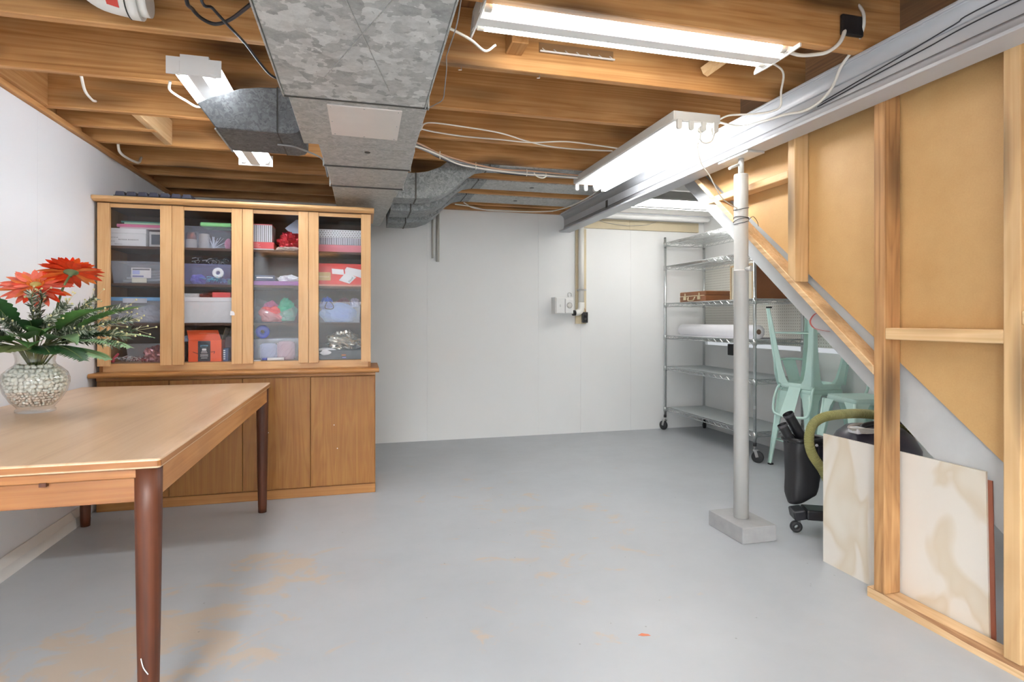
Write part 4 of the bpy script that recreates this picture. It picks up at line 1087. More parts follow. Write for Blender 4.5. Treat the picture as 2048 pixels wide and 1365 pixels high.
def bin_(name, label, x0, x1, z, h, m, d=.24, lid=None, lidm=None, cat='storage box', taper=.008, y=YI):
    t = thing(name, label, cat, ((x0 + x1) / 2, y + d / 2, z))
    T = .003; b = MB()
    def ringz(zz, inset): return [(x0 + inset, y + inset, zz), (x1 - inset, y + inset, zz), (x1 - inset, y + d - inset, zz), (x0 + inset, y + d - inset, zz)]
    A = ringz(z, taper); B = ringz(z + h, 0); C = ringz(z + h, T); D = ringz(z + T, taper + T)
    b.add(A + B + C + D, [(0, 3, 2, 1)] + [(i, (i + 1) % 4, (i + 1) % 4 + 4, i + 4) for i in range(4)] + [(i + 4, (i + 1) % 4 + 4, (i + 1) % 4 + 8, i + 8) for i in range(4)] + [(i + 8, (i + 1) % 4 + 8, (i + 1) % 4 + 12, i + 12) for i in range(4)] + [(12, 13, 14, 15)])
    b.build('body', m, t)
    r = MB()
    for p, q in zip(B, B[1:] + B[:1]): r.bar(p, q, .008, .006)
    r.build('rim', m, t)
    if lid: 
        MB().box((x0 - .004, y - .004, z + h + .0032), (x1 + .004, y + d + .004, z + h + .0032 + lid)).build('lid', lidm or m, t, bevel=.004)
    return t
def carton(name, label, x0, x1, z, h, m, d=.24, lid=0, lm=None, y=YI, cat='box', bev=.0015):
    t = thing(name, label, cat, ((x0 + x1) / 2, y + d / 2, z))
    MB().box((x0, y, z), (x1, y + d, z + h - lid)).build('body', m, t, bevel=bev, seg=1)
    if lid: MB().box((x0 - .002, y - .002, z + h - lid), (x1 + .002, y + d + .002, z + h)).build('lid', lm or m, t, bevel=bev, seg=1)
    return t
def crumple(name, label, c, sc, m, seed, cat, amp=.35, n=16, kind=None, freq=2.6):
    rg = random.Random(seed); o = Vector((rg.random() * 50, rg.random() * 50, 0))
    b = MB(); c = Vector(c)
    def fn(u, v):
        th = PI * u; ph = 2 * PI * v
        d = Vector((math.sin(th) * math.cos(ph), math.sin(th) * math.sin(ph), math.cos(th)))
        k = 1 + amp * (noise.noise(d * freq + o) + .5 * noise.noise(d * freq * 2.7 + o))
        p = Vector((d.x * sc[0] * k, d.y * sc[1] * k, d.z * sc[2] * k))
        p.z = max(p.z, -sc[2] * .72)
        return c + Vector((0, 0, sc[2] * .72)) + p
    b.grid(fn, n, n * 2, smooth=False)
    return b.build(name, m, at=c, label=label, cat=cat, kind=kind)

# first door
b1 = carton('shoe_box', 'white lidded shoe box printed with grey capitals on the top shelf, first door', -1.468, -1.272, ZS[0], .108, WHITE, .26, .03)
text('PATRIZIA BONFANTI', .0115, (-1.420, YI - .0006, ZS[0] + .036), (PI / 2, 0, 0), INK, b1)
text('LEATHER 386', .007, (-1.462, YI - .0006, ZS[0] + .050), (PI / 2, 0, 0), INK, b1)
text('38 1/2', .009, (-1.462, YI - .0006, ZS[0] + .026), (PI / 2, 0, 0), INK, b1)
text('MADE IN ITALY', .006, (-1.440, YI - .0006, ZS[0] + .010), (PI / 2, 0, 0), INK, b1)
b2 = carton('white_box', 'small open-ended white box beside the shoe box', -1.264, -1.185, ZS[0], .098, WHITE, .22, y=YI + .03)
MB().box((-1.252, YI + .0285, ZS[0] + .018), (-1.19, YI + .0297, ZS[0] + .080)).build('opening_shade', plain('box_shadow', (120, 122, 134), .6), b2)  # flat grey plate painted as the shade inside the open end
MB().box((-1.250, YI + .024, ZS[0] + .0005), (-1.215, YI + .029, ZS[0] + .012)).build('tab', WHITE, b2)
zt = ZS[0] + .1085
carton('folder', 'pale pink paper folder lowest of the folders on the shoe box', -1.42, -1.18, zt, .012, plain('pale_pink', (232, 206, 214), .6), .22, cat='folder', y=YI + .02)
carton('folder', 'bright pink plastic folder on top of the shoe box', -1.44, -1.18, zt + .0125, .018, plain('hot_pink', (232, 128, 168), .45), .2, cat='folder', y=YI + .03)
carton('folder', 'pale green folder lying on the pink folder', -1.40, -1.18, zt + .031, .010, plain('pale_green', (186, 222, 190), .5), .2, cat='folder', y=YI + .03)
carton('folder', 'teal green folder topmost in the pile on the shoe box', -1.42, -1.19, zt + .0415, .009, plain('teal_green', (92, 150, 132), .5), .2, cat='folder', y=YI + .04)
c1_ = bin_('plastic_box', 'clear plastic box with a picture label on the second shelf, first door', -1.462, -1.185, ZS[1], .132, MILKY, taper=.014)
lb_ = MB().box((-1.352, YI + .0018, ZS[1] + .034), (-1.245, YI + .0030, ZS[1] + .096)).build('picture_label', WHITE, c1_)
MB().box((-1.345, YI + .0008, ZS[1] + .082), (-1.252, YI + .0016, ZS[1] + .090)).build('label_band', INK, lb_)
MB().box((-1.345, YI + .0008, ZS[1] + .056), (-1.306, YI + .0016, ZS[1] + .080)).build('label_picture', plain('label_blue', (176, 184, 228), .5), lb_)
MB().box((-1.345, YI + .0008, ZS[1] + .040), (-1.285, YI + .0016, ZS[1] + .049)).build('label_bar', plain('label_violet', (120, 124, 170), .5), lb_)
MB().box((-1.350, YI + .006, ZS[1] + .006), (-1.270, YI + .0065, ZS[1] + .033)).build('price_label', plain('label_cream', (226, 224, 210), .5), c1_)
for k in range(4):
    MB().bar((-1.42 + .012 * k, YI + .09 + k * .02, ZS[1] + .018 + .02 * k), (-1.21, YI + .07 + k * .03, ZS[1] + .03 + .02 * k), .03, .012).build('folded_sheet', M['paper'], at=(-1.3, YI + .1, ZS[1] + .02 * k), label=['lowest folded white sheet in the labelled clear box', 'second folded white sheet in the labelled clear box', 'third folded white sheet in the labelled clear box', 'topmost folded white sheet in the labelled clear box'][k], cat='paper')
BLUE = plain('lid_blue', (120, 176, 226), .4)
c2b = bin_('plastic_box', 'clear plastic box with a blue lid on the third shelf, first door', -1.470, -1.185, ZS[2], .132, MILKY, lid=.022, lidm=BLUE)
MB().box((-1.395, YI - .007, ZS[2] + .122), (-1.265, YI - .004, ZS[2] + .150)).build('latch', plain('latch_grey', (196, 200, 214), .4), c2b, bevel=.003)
crumple('white_bag', 'white packet inside the blue-lidded box', (-1.30, YI + .12, ZS[2] + .006), (.085, .085, .06), M['paper'], 4, 'packet', .2)
crumple('white_pack', 'small white packet low in the left of the blue-lidded box', (-1.42, YI + .10, ZS[2] + .006), (.03, .05, .04), M['paper'], 5, 'packet', .2)
bin_('plastic_tray', 'grey open plastic tray standing at the bottom, first door', -1.428, -1.185, ZS[3], .105, plain('tray_grey', (178, 180, 188), .5), .10, taper=.01, y=YI + .14)
SILV = plain('silver_foil', (206, 206, 212), .25, .7, var=.2, sc=60); PINKF = plain('pink_foil', (206, 150, 156), .25, .6, var=.3, sc=60); REDF = plain('red_foil', (196, 48, 60), .25, .4, var=.25, sc=50)
def tinsel(name, label, c, R, mats, seed, n=60, cat='tinsel', ln=(.02, .05)):
    rg = random.Random(seed); b = MB()
    for k in range(n):
        a, r = rg.uniform(0, 2 * PI), R * math.sqrt(rg.random())
        p = Vector(c) + Vector((r * math.cos(a), r * .7 * math.sin(a), .004 + .3 * R * rg.random()))
        L = rg.uniform(*ln); az = rg.uniform(0, 2 * PI); q = [p + Vector((math.cos(az + t) * L * .3 * t, math.sin(az + t) * L * .3 * t, .4 * L * math.sin(t))) for t in (0, .8, 1.6, 2.4)]
        b.m = rg.randrange(len(mats)); b.tube(q, .0022, 4, flat=.3)
    return b.build(name, mats, at=c, label=label, cat=cat, kind='stuff', weld=False)
tinsel('silver_ribbons', 'heap of silver and white curled ribbons at the bottom, first door', (-1.375, YI + .05, ZS[3]), .058, [SILV, WHITE, PINKF], 2, 70)
tinsel('striped_ribbons', 'few red and white ribbons beside the silver heap', (-1.315, YI + .03, ZS[3]), .02, [REDF, WHITE], 9, 14)
crumple('foil_bow', 'crumpled pink and silver foil decoration at the bottom, first door', (-1.245, YI + .075, ZS[3]), (.060, .055, .055), PINKF, 3, 'decoration', .45, 14)
MB().tube([(-1.462, YI + .03, ZS[3] + .004), (-1.452, YI + .035, ZS[3] + .03), (-1.436, YI + .05, ZS[3] + .055)], [.010, .016, .007], 10, k=4).build('red_candle', plain('red_wax', (206, 62, 82), .4), at=(-1.45, YI + .04, ZS[3]), label='small red cone-shaped thing at the far left of the bottom shelf', cat='decoration')
# second door
c3 = bin_('plastic_box', 'clear plastic box of candle jars on the top shelf, second door', -1.072, -.795, ZS[0], .135, CLEAR)
GR = plain('lid_green', (150, 222, 150), .4)
carton('green_box', 'light green flat box lying on the clear candle jar box', -.975, -.795, ZS[0] + .1385, .026, GR, .16, cat='box', bev=.006)
def jar(x, y, z, r, h, m, label, top=None, cat='jar'):
    t = thing('candle_jar', label, cat, (x, y, z))
    MB().lathe((x, y, z), [(0, 0), (r, 0), (r, h), (0, h)], 20).build('body', m, t, bevel=.001)
    if top: MB().lathe((x, y, z + h), [(0, 0), (r * .96, 0), (r * .96, h * .75), (0, h * .75)], 20).build('lid', top, t)
    return t
CRM = plain('cream_jar', (218, 208, 196), .5); COP = plain('copper_lid', (196, 116, 92), .25, .7)
jar(-1.035, YI + .05, ZS[0] + .0035, .030, .056, CRM, 'cream jar with shiny copper lid in the clear box', COP)
jar(-.962, YI + .05, ZS[0] + .0035, .030, .092, CRM, 'tall cream jar in the middle of the clear box')
rg = random.Random(5); fan = MB()
for k in range(34):
    a = rg.uniform(.1, PI - .1); L = rg.uniform(.05, .095); p = Vector((-.905, YI + .035 + rg.uniform(-.01, .02), ZS[0] + .008))
    fan.bar(p, p + Vector((math.cos(a) * L, rg.uniform(-.015, .02), math.sin(a) * L * .85)), .004, .0012)
fan.build('paper_fan', M['paper'], at=(-.905, YI + .035, ZS[0] + .008), label='spray of white paper strips in the clear candle jar box', cat='decoration')
crumple('pink_ball', 'pink fluffy ball at the right end of the clear candle jar box', (-.822, YI + .05, ZS[0] + .005), (.022, .03, .038), plain('pink_fluff', (226, 120, 152), .7), 8, 'ball', .15)
c4 = bin_('plastic_box', 'lilac tinted plastic box of ribbons on the second shelf, second door', -1.072, -.795, ZS[1], .125, LILAC)
MB().lathe((-.872, YI + .030, ZS[1] + .070), [(.013, .0), (.032, .0), (.032, .035), (.013, .035), (.013, 0)], 24, M=Matrix.Rotation(PI / 2.2, 3, 'X')).build('tape_roll', M['paper'], at=(-.872, YI + .03, ZS[1] + .06), label='white tape roll with round hole in the lilac box', cat='tape')
tinsel('blue_ribbons', 'heap of turquoise curled ribbons in the lilac box', (-.90, YI + .05, ZS[1] + .008), .075, [plain('turq', (110, 206, 222), .4), plain('aqua', (150, 220, 226), .4)], 6, 80)
crumple('violet_cloth', 'violet cloth at the left of the lilac box', (-1.00, YI + .07, ZS[1] + .006), (.045, .05, .036), plain('violet', (120, 116, 210), .6), 12, 'cloth', .2)
crumple('green_cloth', 'small bright green bundle at the right of the lilac box', (-.812, YI + .05, ZS[1] + .006), (.014, .03, .02), plain('vivid_green', (70, 190, 96), .6), 13, 'cloth', .2)
tinsel('dark_ribbons', 'dark and silver ribbons heaped on top of the lilac box', (-.93, YI + .10, ZS[1] + .128), .10, [SILV, plain('dark_teal', (40, 50, 66), .4), WHITE], 14, 60)
PAT = plain('printed_white', (222, 220, 222), .5, var=.12, sc=90)
c5 = carton('fabric_box', 'plain white lidded box on the third shelf, second door', -1.072, -.795, ZS[2], .160, plain('box_pale_grey', (222, 222, 226), .55, var=.02), .25, .026, WHITE)
carton('flat_packet', 'flat patterned white packet on the white lidded box', -1.068, -.985, ZS[2] + .1605, .024, PAT, .16, cat='packet', y=YI + .02)
crumple('brown_wrap', 'crumpled red-brown wrap on the white lidded box', (-.955, YI + .08, ZS[2] + .161), (.05, .05, .018), plain('red_brown', (150, 78, 66), .5), 15, 'wrap', .3)
carton('red_packet', 'flat coral red box at the right on the white lidded box', -.905, -.80, ZS[2] + .1605, .032, CORAL, .16)
OR = plain('carton_orange', (236, 96, 52), .5, var=.02)
oc = thing('orange_carton', 'open orange shipping carton with dark printed tape, bottom shelf', 'carton', (-.94, YI + .08, ZS[3]))
x0, x1, z0 = -1.040, -.852, ZS[3]
MB().box((x0, YI, z0), (x1, YI + .14, z0 + .135)).build('body', OR, oc, bevel=.0015, seg=1)
MB().add([(x0 + .002, YI + .0005, z0 + .136), (x1 - .002, YI + .0005, z0 + .136), (x1 - .028, YI + .035, z0 + .197), (x0 - .018, YI + .035, z0 + .197), (x0 + .002, YI + .003, z0 + .136), (x1 - .002, YI + .003, z0 + .136), (x1 - .028, YI + .0375, z0 + .197), (x0 - .018, YI + .0375, z0 + .197)],
         [(0, 1, 2, 3), (7, 6, 5, 4), (0, 4, 5, 1), (1, 5, 6, 2), (2, 6, 7, 3), (3, 7, 4, 0)]).build('flap', OR, oc)
MB().add([(x1, YI + .001, z0 + .136), (x1, YI + .12, z0 + .136), (x1 + .022, YI + .12, z0 + .205), (x1 + .022, YI + .004, z0 + .215), (x1 + .003, YI + .001, z0 + .136), (x1 + .003, YI + .12, z0 + .136), (x1 + .025, YI + .12, z0 + .205), (x1 + .025, YI + .004, z0 + .215)],
         [(0, 1, 2, 3), (7, 6, 5, 4), (0, 4, 5, 1), (1, 5, 6, 2), (2, 6, 7, 3), (3, 7, 4, 0)]).build('flap', plain('carton_inside', (140, 120, 90), .6), oc)
MB().box((-.985, YI - .001, z0 + .002), (-.915, YI - .0002, z0 + .130)).build('printed_tape', plain('tape_dark', (58, 62, 74), .45), oc)
text('prime', .019, (-.950, YI - .0016, z0 + .096), (PI / 2, 0, 0), plain('tape_blue', (110, 186, 226), .5), oc, align='CENTER')
MB().tube([(-.967, YI - .0014, z0 + .092), (-.950, YI - .0014, z0 + .085), (-.934, YI - .0014, z0 + .092)], .0016, 5, k=4, flat=.3).build('smile_mark', plain('tape_blue2', (110, 186, 226), .5), oc)
for k, (w, zz) in enumerate(((.030, .062), (.036, .054), (.044, .042), (.044, .034), (.036, .022))):
    MB().box((-.950 - w / 2, YI - .0015, z0 + zz), (-.950 + w / 2, YI - .0011, z0 + zz + .0028)).build('print_line', M['paper'], oc)
MB().box((-.962, YI - .0015, z0 + .069), (-.938, YI - .0011, z0 + .082)).build('print_mark', M['paper'], oc, bevel=.0003)
MB().box((-.985, YI + .0180, z0 + .176), (-.885, YI + .0225, z0 + .178)).build('print_line', plain('carton_pale', (240, 170, 130), .5), oc)
for p, q in (((-1.014, .062), (-.985, .050)), ((-.912, .060), (-.890, .063)), ((-.890, .063), (-.895, .050))):
    MB().bar((p[0], YI - .0008, z0 + p[1]), (q[0], YI - .0008, z0 + q[1]), .0006, .003).build('print_arrow', BLACKP, oc)
crumple('black_bag', 'dark plastic bag squeezed left of the orange carton', (-1.063, YI + .08, ZS[3]), (.018, .06, .075), M['black'], 21, 'bag', .25)
crumple('blue_packet', 'pale blue crumpled packet on the dark bag left of the orange carton', (-1.066, YI + .06, ZS[3] + .125), (.018, .04, .020), plain('pale_blue', (150, 176, 214), .4), 22, 'packet', .25)
bc = carton('blue_pack', 'small dark blue printed box right of the orange carton', -.845, -.815, ZS[3], .082, plain('pack_blue', (62, 84, 128), .4), .06, y=YI + .01)
for k in range(5): MB().box((-.843, YI + .0088, ZS[3] + .012 + k * .013), (-.832, YI + .0098, ZS[3] + .019 + k * .013)).build('print_line', M['paper'], bc)
carton('maroon_box', 'tall dark maroon box behind the small blue box', -.846, -.798, ZS[3], .15, plain('maroon', (92, 34, 40), .5), .08, y=YI + .08)
# third door
STRM = []
def striped(x0, x1, z, h, y, m_dark, n, par, frac=.28):
    for k in range(n):
        x = x0 + (x1 - x0) * (k + .35) / n
        MB().box((x, y - .0008, z), (x + (x1 - x0) / n * frac, y - .0002, z + h)).build('stripe', m_dark[k % len(m_dark)], par)
b3 = thing('striped_box', 'white box with thin black stripes and red base on the top shelf, third door', 'box', (-.61, YI + .08, ZS[0]))
MB().box((-.678, YI, ZS[0] + .052), (-.556, YI + .16, ZS[0] + .160)).build('upper_part', WHITE, b3, bevel=.001, seg=1)
MB().box((-.678, YI - .002, ZS[0] + .010), (-.545, YI + .162, ZS[0] + .0515)).build('base_part', plain('box_pink_red', (222, 84, 88), .5), b3, bevel=.001, seg=1)
MB().box((-.678, YI - .002, ZS[0]), (-.545, YI + .162, ZS[0] + .0095)).build('bottom_band', WHITE, b3)
MB().box((-.680, YI - .001, ZS[0] + .1602), (-.556, YI + .161, ZS[0] + .166)).build('lid', plain('box_pink', (226, 110, 120), .5), b3)
striped(-.676, -.558, ZS[0] + .053, .106, YI, [BLACKP, INK], 10, b3)
for k in range(4): MB().box((-.668, YI - .0028, ZS[0] + .018 + k * .008), (-.668 + (.045, .036, .04, .03)[k], YI - .0022, ZS[0] + .0205 + k * .008)).build('print_line', plain('print_pink', (240, 176, 170), .5), b3)
crumple('foil_bag', 'crumpled red foil bag right of the striped box, third door', (-.46, YI + .08, ZS[0] + .02), (.072, .06, .062), REDF, 31, 'bag', .42, 16)
crumple('gift_wrap', 'crumpled white green and pink wrap under the red foil bag', (-.470, YI + .035, ZS[0]), (.068, .028, .018), plain('wrap_mix', (206, 190, 180), .4, var=.4, sc=40), 32, 'wrap', .45)
MB().prism([(-.49, 1.725), (-.42, 1.785), (-.395, 1.785), (-.395, 1.675), (-.43, 1.668)], 'y', YI + .10, YI + .103).build('silver_card', plain('silver_card', (150, 158, 176), .3, .5), at=(-.44, YI + .1, 1.72), label='silver grey card leaning above the red foil bag', cat='card')
MB().box((-.668, YI, ZS[1]), (-.395, YI + .22, ZS[1] + .028)).build('folder', plain('purple_folder', (150, 92, 160), .45), at=(-.53, YI + .1, ZS[1]), bevel=.003, label='purple folder lying on the second shelf, third door', cat='folder')
nv = thing('notebook', 'dark navy notebook with white lettering on the purple folder', 'book', (-.60, YI + .08, ZS[1] + .0285))
MB().box((-.660, YI + .01, ZS[1] + .0285), (-.540, YI + .15, ZS[1] + .066)).build('cover', plain('navy', (30, 34, 74), .45), nv, bevel=.006)
MB().box((-.650, YI + .0085, ZS[1] + .047), (-.552, YI + .0097, ZS[1] + .054)).build('white_edge', M['paper'], nv)
crumple('white_cloth', 'crumpled white cloth right of the navy notebook', (-.462, YI + .07, ZS[1] + .0285), (.068, .05, .024), M['paper'], 33, 'cloth', .4)
bagc = (-.535, YI + .10, ZS[2])
bg = MB()
def bagfn(u, v):
    a = 2 * PI * v; z = u
    k = 1 + .10 * noise.noise((math.cos(a) * 2, math.sin(a) * 2, u * 3)) + .05 * noise.noise((math.cos(a) * 5, math.sin(a) * 5, u * 6 + 4))
    r = .135 * (.80 + .35 * math.sin(PI * min(1, .15 + u * .7))) * k
    return Vector((bagc[0] + r * math.cos(a), bagc[1] + .085 * r / .135 * math.sin(a), bagc[2] + .001 + (.075 + .06 * abs(math.cos(a)) + (.03 if math.sin(a) > 0 else -.02)) * u))
bg.grid(bagfn, 10, 40, smooth=False)
bg.build('plastic_bag', FILM, at=bagc, label='open grey plastic bag holding coloured cloths on the third shelf, third door', cat='bag')
crumple('pink_cloth', 'pink cloth at the back of the plastic bag', (-.580, YI + .12, ZS[2] + .02), (.058, .035, .072), plain('cloth_pink', (222, 100, 160), .6), 41, 'cloth', .25, freq=1.6)
crumple('red_cloth', 'red cloth at the front of the plastic bag', (-.565, YI + .065, ZS[2] + .006), (.074, .03, .058), plain('cloth_red', (216, 44, 44), .6), 42, 'cloth', .3, freq=2)
crumple('green_cloth', 'emerald green cloth at the right of the plastic bag', (-.478, YI + .08, ZS[2] + .012), (.060, .04, .080), plain('cloth_green', (34, 160, 124), .6), 43, 'cloth', .3, freq=1.8)
c6 = bin_('plastic_box', 'clear plastic box of yarn on the bottom shelf, third door', -.675, -.393, ZS[3], .135, CLEAR)
def yarn(x, y, r, h, m, label):
    b = MB(); b.lathe((x, y, ZS[3] + .0035), [(0, 0), (r * .86, 0), (r, h * .25), (r * 1.02, h * .7), (r * .86, h * .97), (r * .3, h), (0, h * .97)], 22)
    o = b.build('core', m, thing('yarn_cone', label, 'yarn', (x, y, ZS[3] + .0035)))
    s = MB()
    for k in range(12):
        a0 = k * 2 * PI / 12
        s.tube([(x + r * 1.02 * math.cos(a0 + t * 1.4), y + r * 1.02 * math.sin(a0 + t * 1.4), ZS[3] + .012 + (h - .02) * t) for t in (0, .2, .4, .6, .8, 1)], .0016, 4)
    s.build('strands', m, o.parent)
yarn(-.588, YI + .075, .050, .106, plain('yarn_lavender', (176, 186, 222), .8), 'lavender yarn cone in the clear box')
yarn(-.480, YI + .075, .054, .118, plain('yarn_pink', (238, 186, 192), .8), 'pink yarn cone in the clear box')
sp_ = thing('ribbon_spool', 'bright blue round spool resting on the back of the yarn box', 'spool', (-.622, YI + .12, ZS[3] + .139))
MB().lathe((-.625, YI + .07, ZS[3] + .139 + .042), [(.014, 0), (.036, 0), (.043, .006), (.043, .03), (.036, .05), (.014, .05), (.014, 0)], 28, M=Matrix.Rotation(-PI / 2.2, 3, 'X')).build('body', plain('spool_blue', (44, 62, 206), .35), sp_)
mk = thing('marker_pen', 'white marker tube with blue cap in front of the yarn box', 'marker', (-.55, YI - .012, ZS[3]))
MB().cyl((-.612, YI - .013, ZS[3] + .0105), (-.582, YI - .013, ZS[3] + .0105), .0075, 12).build('cap', plain('cap_blue', (70, 84, 180), .4), mk)
MB().cyl((-.5815, YI - .013, ZS[3] + .0105), (-.482, YI - .013, ZS[3] + .0105), .0100, 12).build('barrel', M['paper'], mk)
MB().box((-.660, YI - .022, ZS[3]), (-.62, YI - .006, ZS[3] + .006)).build('paper_slip', M['paper'], at=(-.64, YI - .014, ZS[3]), label='small white slip left of the marker tube', cat='paper')
# fourth door
b5 = thing('patterned_box', 'long box with patterned black and white lid and pink base, fourth door', 'box', (-.14, YI + .1, ZS[0]))
MB().box((-.283, YI - .002, ZS[0]), (.000, YI + .182, ZS[0] + .048)).build('base_part', plain('box_rose', (226, 138, 150), .5), b5, bevel=.001, seg=1)
MB().box((-.281, YI, ZS[0] + .0485), (-.002, YI + .18, ZS[0] + .095)).build('middle_part', plain('box_offwhite', (222, 220, 230), .5), b5, bevel=.001, seg=1)
ld = MB().box((-.283, YI - .002, ZS[0] + .0955), (.000, YI + .182, ZS[0] + .148)).build('lid', WHITE, b5, bevel=.001, seg=1)
striped(-.280, -.003, ZS[0] + .049, .045, YI, [INK, BLACKP, INK], 24, b5, .3)
dm = MB()
for i in range(17):
    for j in range(4):
        x = -.279 + i * .0168 + (.008 if j % 2 else 0); z = ZS[0] + .101 + j * .0125
        if x > -.008: continue
        dm.add([(x - .0035, YI - .0026, z), (x, YI - .0026, z - .003), (x + .0035, YI - .0026, z), (x, YI - .0026, z + .003)], [(0, 1, 2, 3)])
dm.build('lid_pattern', BLACKP, ld, recalc=False)
b6 = carton('red_box', 'bright red box with gold label and white tags on the second shelf, fourth door', -.283, .000, ZS[1], .150, RED, .2, bev=.002)
MB().box((-.283, YI - .0065, ZS[1] + .0), (.000, YI - .002, ZS[1] + .012)).build('bottom_band', plain('band_salmon', (232, 160, 140), .5), b6)
gl = MB().box((-.282, YI - .0012, ZS[1] + .038), (-.197, YI - .0003, ZS[1] + .092)).build('gold_label', plain('gold_label', (190, 160, 104), .4, .2), b6)
text('THERMIQUE', .0135, (-.280, YI - .0018, ZS[1] + .058), (PI / 2, 0, 0), plain('gold_ink', (232, 214, 172), .5), b6)
MB().prism([(-.188, ZS[1] + .082), (-.112, ZS[1] + .076), (-.116, ZS[1] + .112), (-.19, ZS[1] + .116)], 'y', YI - .0014, YI - .0004).build('white_tag', M['paper'], b6)
MB().prism([(-.105, ZS[1] + .086), (-.06, ZS[1] + .075), (-.003, ZS[1] + .058), (-.003, ZS[1] + .112), (-.095, ZS[1] + .128), (-.108, ZS[1] + .110)], 'y', YI - .0014, YI - .0004).build('white_tag', M['paper'], b6)
wt = MB().prism([(-.146, ZS[1] + .040), (-.078, ZS[1] + .018), (-.035, ZS[1] + .062), (-.098, ZS[1] + .096)], 'y', YI - .0026, YI - .0016).build('white_tag', M['paper'], b6)
text('Noel', .020, (-.077, YI - .0034, ZS[1] + .026), (PI / 2, -.9, 0), plain('green_ink', (60, 96, 78), .5), b6)
c7 = bin_('plastic_box', 'clear plastic box of blue cloths on the third shelf, fourth door', -.283, -.006, ZS[2], .135, CLEAR)
crumple('blue_cloth', 'light blue cloth filling the clear box, fourth door', (-.15, YI + .10, ZS[2] + .005), (.118, .07, .074), plain('cloth_blue', (96, 142, 220), .6), 51, 'cloth', .18, freq=1.6)
crumple('deep_blue_cloth', 'deep blue shiny cloth standing up at the left of the clear box', (-.225, YI + .09, ZS[2] + .09), (.042, .04, .045), plain('cloth_deep_blue', (36, 76, 186), .35), 52, 'cloth', .3)
crumple('white_cloth', 'lilac white cloth at the right top of the clear box', (-.045, YI + .10, ZS[2] + .105), (.03, .04, .035), plain('cloth_lilac', (196, 190, 220), .6), 53, 'cloth', .3)
crumple('dark_red_cloth', 'dark red cloth at the back of the clear box, fourth door', (-.12, YI + .16, ZS[2] + .09), (.05, .03, .045), plain('cloth_maroon', (130, 30, 44), .6), 54, 'cloth', .3)
MB().tube([(-.22 + .0, YI - .006, ZS[2] + .138), (-.232, YI - .008, ZS[2] + .105), (-.225, YI - .008, ZS[2] + .092), (-.19, YI - .008, ZS[2] + .090), (-.178, YI - .008, ZS[2] + .105), (-.19, YI - .006, ZS[2] + .13), (-.205, YI - .004, ZS[2] + .142)], .0028, 6, k=5).build('cord_loop', M['cable_black'], at=(-.2, YI, ZS[2] + .11), label='black cord loop hanging over the front of the blue cloth box', cat='cord')
FOIL = plain('crinkled_film', (176, 170, 158), .18, .75, var=.35, sc=70)
carton('brown_pack', 'flat black cardboard pack with orange mark at the bottom, fourth door', -.270, .000, ZS[3], .062, plain('pack_black', (24, 24, 30), .4), .2)
pk = bpy.data.objects['brown_pack']; pk.name = 'black_pack'; ABS['black_pack'] = ABS['brown_pack']
MB().box((-.128, YI - .0008, ZS[3] + .026), (-.100, YI - .0002, ZS[3] + .032)).build('orange_mark', plain('orange_mark', (206, 108, 40), .5), pk)
MB().box((-.124, YI - .0008, ZS[3] + .010), (-.100, YI - .0002, ZS[3] + .015)).build('violet_mark', plain('violet_mark', (110, 110, 190), .5), pk)
crumple('film_pack', 'crinkled clear film pack with brown contents on the black pack, fourth door', (-.115, YI + .075, ZS[3] + .064), (.108, .06, .070), FOIL, 61, 'pack', .35, 22, freq=3.2)
crumple('white_bag', 'white paper bag corner at the left of the bottom shelf, fourth door', (-.225, YI - .01 + .03, ZS[3] + .02), (.072, .022, .035), M['paper'], 62, 'bag', .15, freq=1.5)

# ---------------------------------------------------------------- wire shelving unit
SX0, SX1, SY0, SY1 = 2.985, 3.432, 3.885, 5.262
rack = thing('wire_shelving', 'tall zinc wire shelving unit on casters against the pegboard wall', 'shelving', ((SX0 + SX1) / 2, (SY0 + SY1) / 2, 0))
RZ = (1.905, 1.665, 1.288, .962, .648, .232)
sh = MB()
zt = RZ[0]
fr = [(SX0, SY0), (SX1, SY0), (SX1, SY1), (SX0, SY1)]
for z in (zt - .004, zt - .034):
    for p, q in zip(fr, fr[1:] + fr[:1]): sh.cyl((*p, z), (*q, z), .0032, 5)
for p, q in zip(fr, fr[1:] + fr[:1]):
    n = max(6, int((Vector(p) - Vector(q)).length / .046)); n += n % 2
    pts = []
    for i in range(n + 1):
        t_ = i / n
        pts.append((p[0] + (q[0] - p[0]) * t_, p[1] + (q[1] - p[1]) * t_, zt - .004 - (.030 if i % 2 else 0)))
    sh.tube(pts, .0022, 4, smooth=False)
for i in range(1, 57):
    y = SY0 + (SY1 - SY0) * i / 57
    sh.tube([(SX0, y, zt), (SX1, y, zt)], .0016, 4, smooth=False)
for x in (SX0 + .15, SX0 + .30):
    sh.tube([(x, SY0, zt - .004), (x, SY1, zt - .004)], .003, 4, smooth=False)
    sh.tube([(x, SY0, zt - .028), (x, SY1, zt - .028)], .003, 4, smooth=False)
    pts = [(x, SY0 + (SY1 - SY0) * i / 30, zt - .004 - (.024 if i % 2 else 0)) for i in range(31)]
    sh.tube(pts, .002, 4, smooth=False)
s0 = sh.build('shelf', M['chrome'], rack, recalc=False, weld=False)
ks = [MB().cyl((*p, zt - .045), (*p, zt + .004), .0165, 14).build('collar', M['chrome'], s0) for p in fr]
for z in RZ[1:]:
    c = s0.copy(); COL.objects.link(c); c.location = Vector(s0.location) + Vector((0, 0, z - zt))
    for k0 in ks:
        d = k0.copy(); COL.objects.link(d); d.parent = c
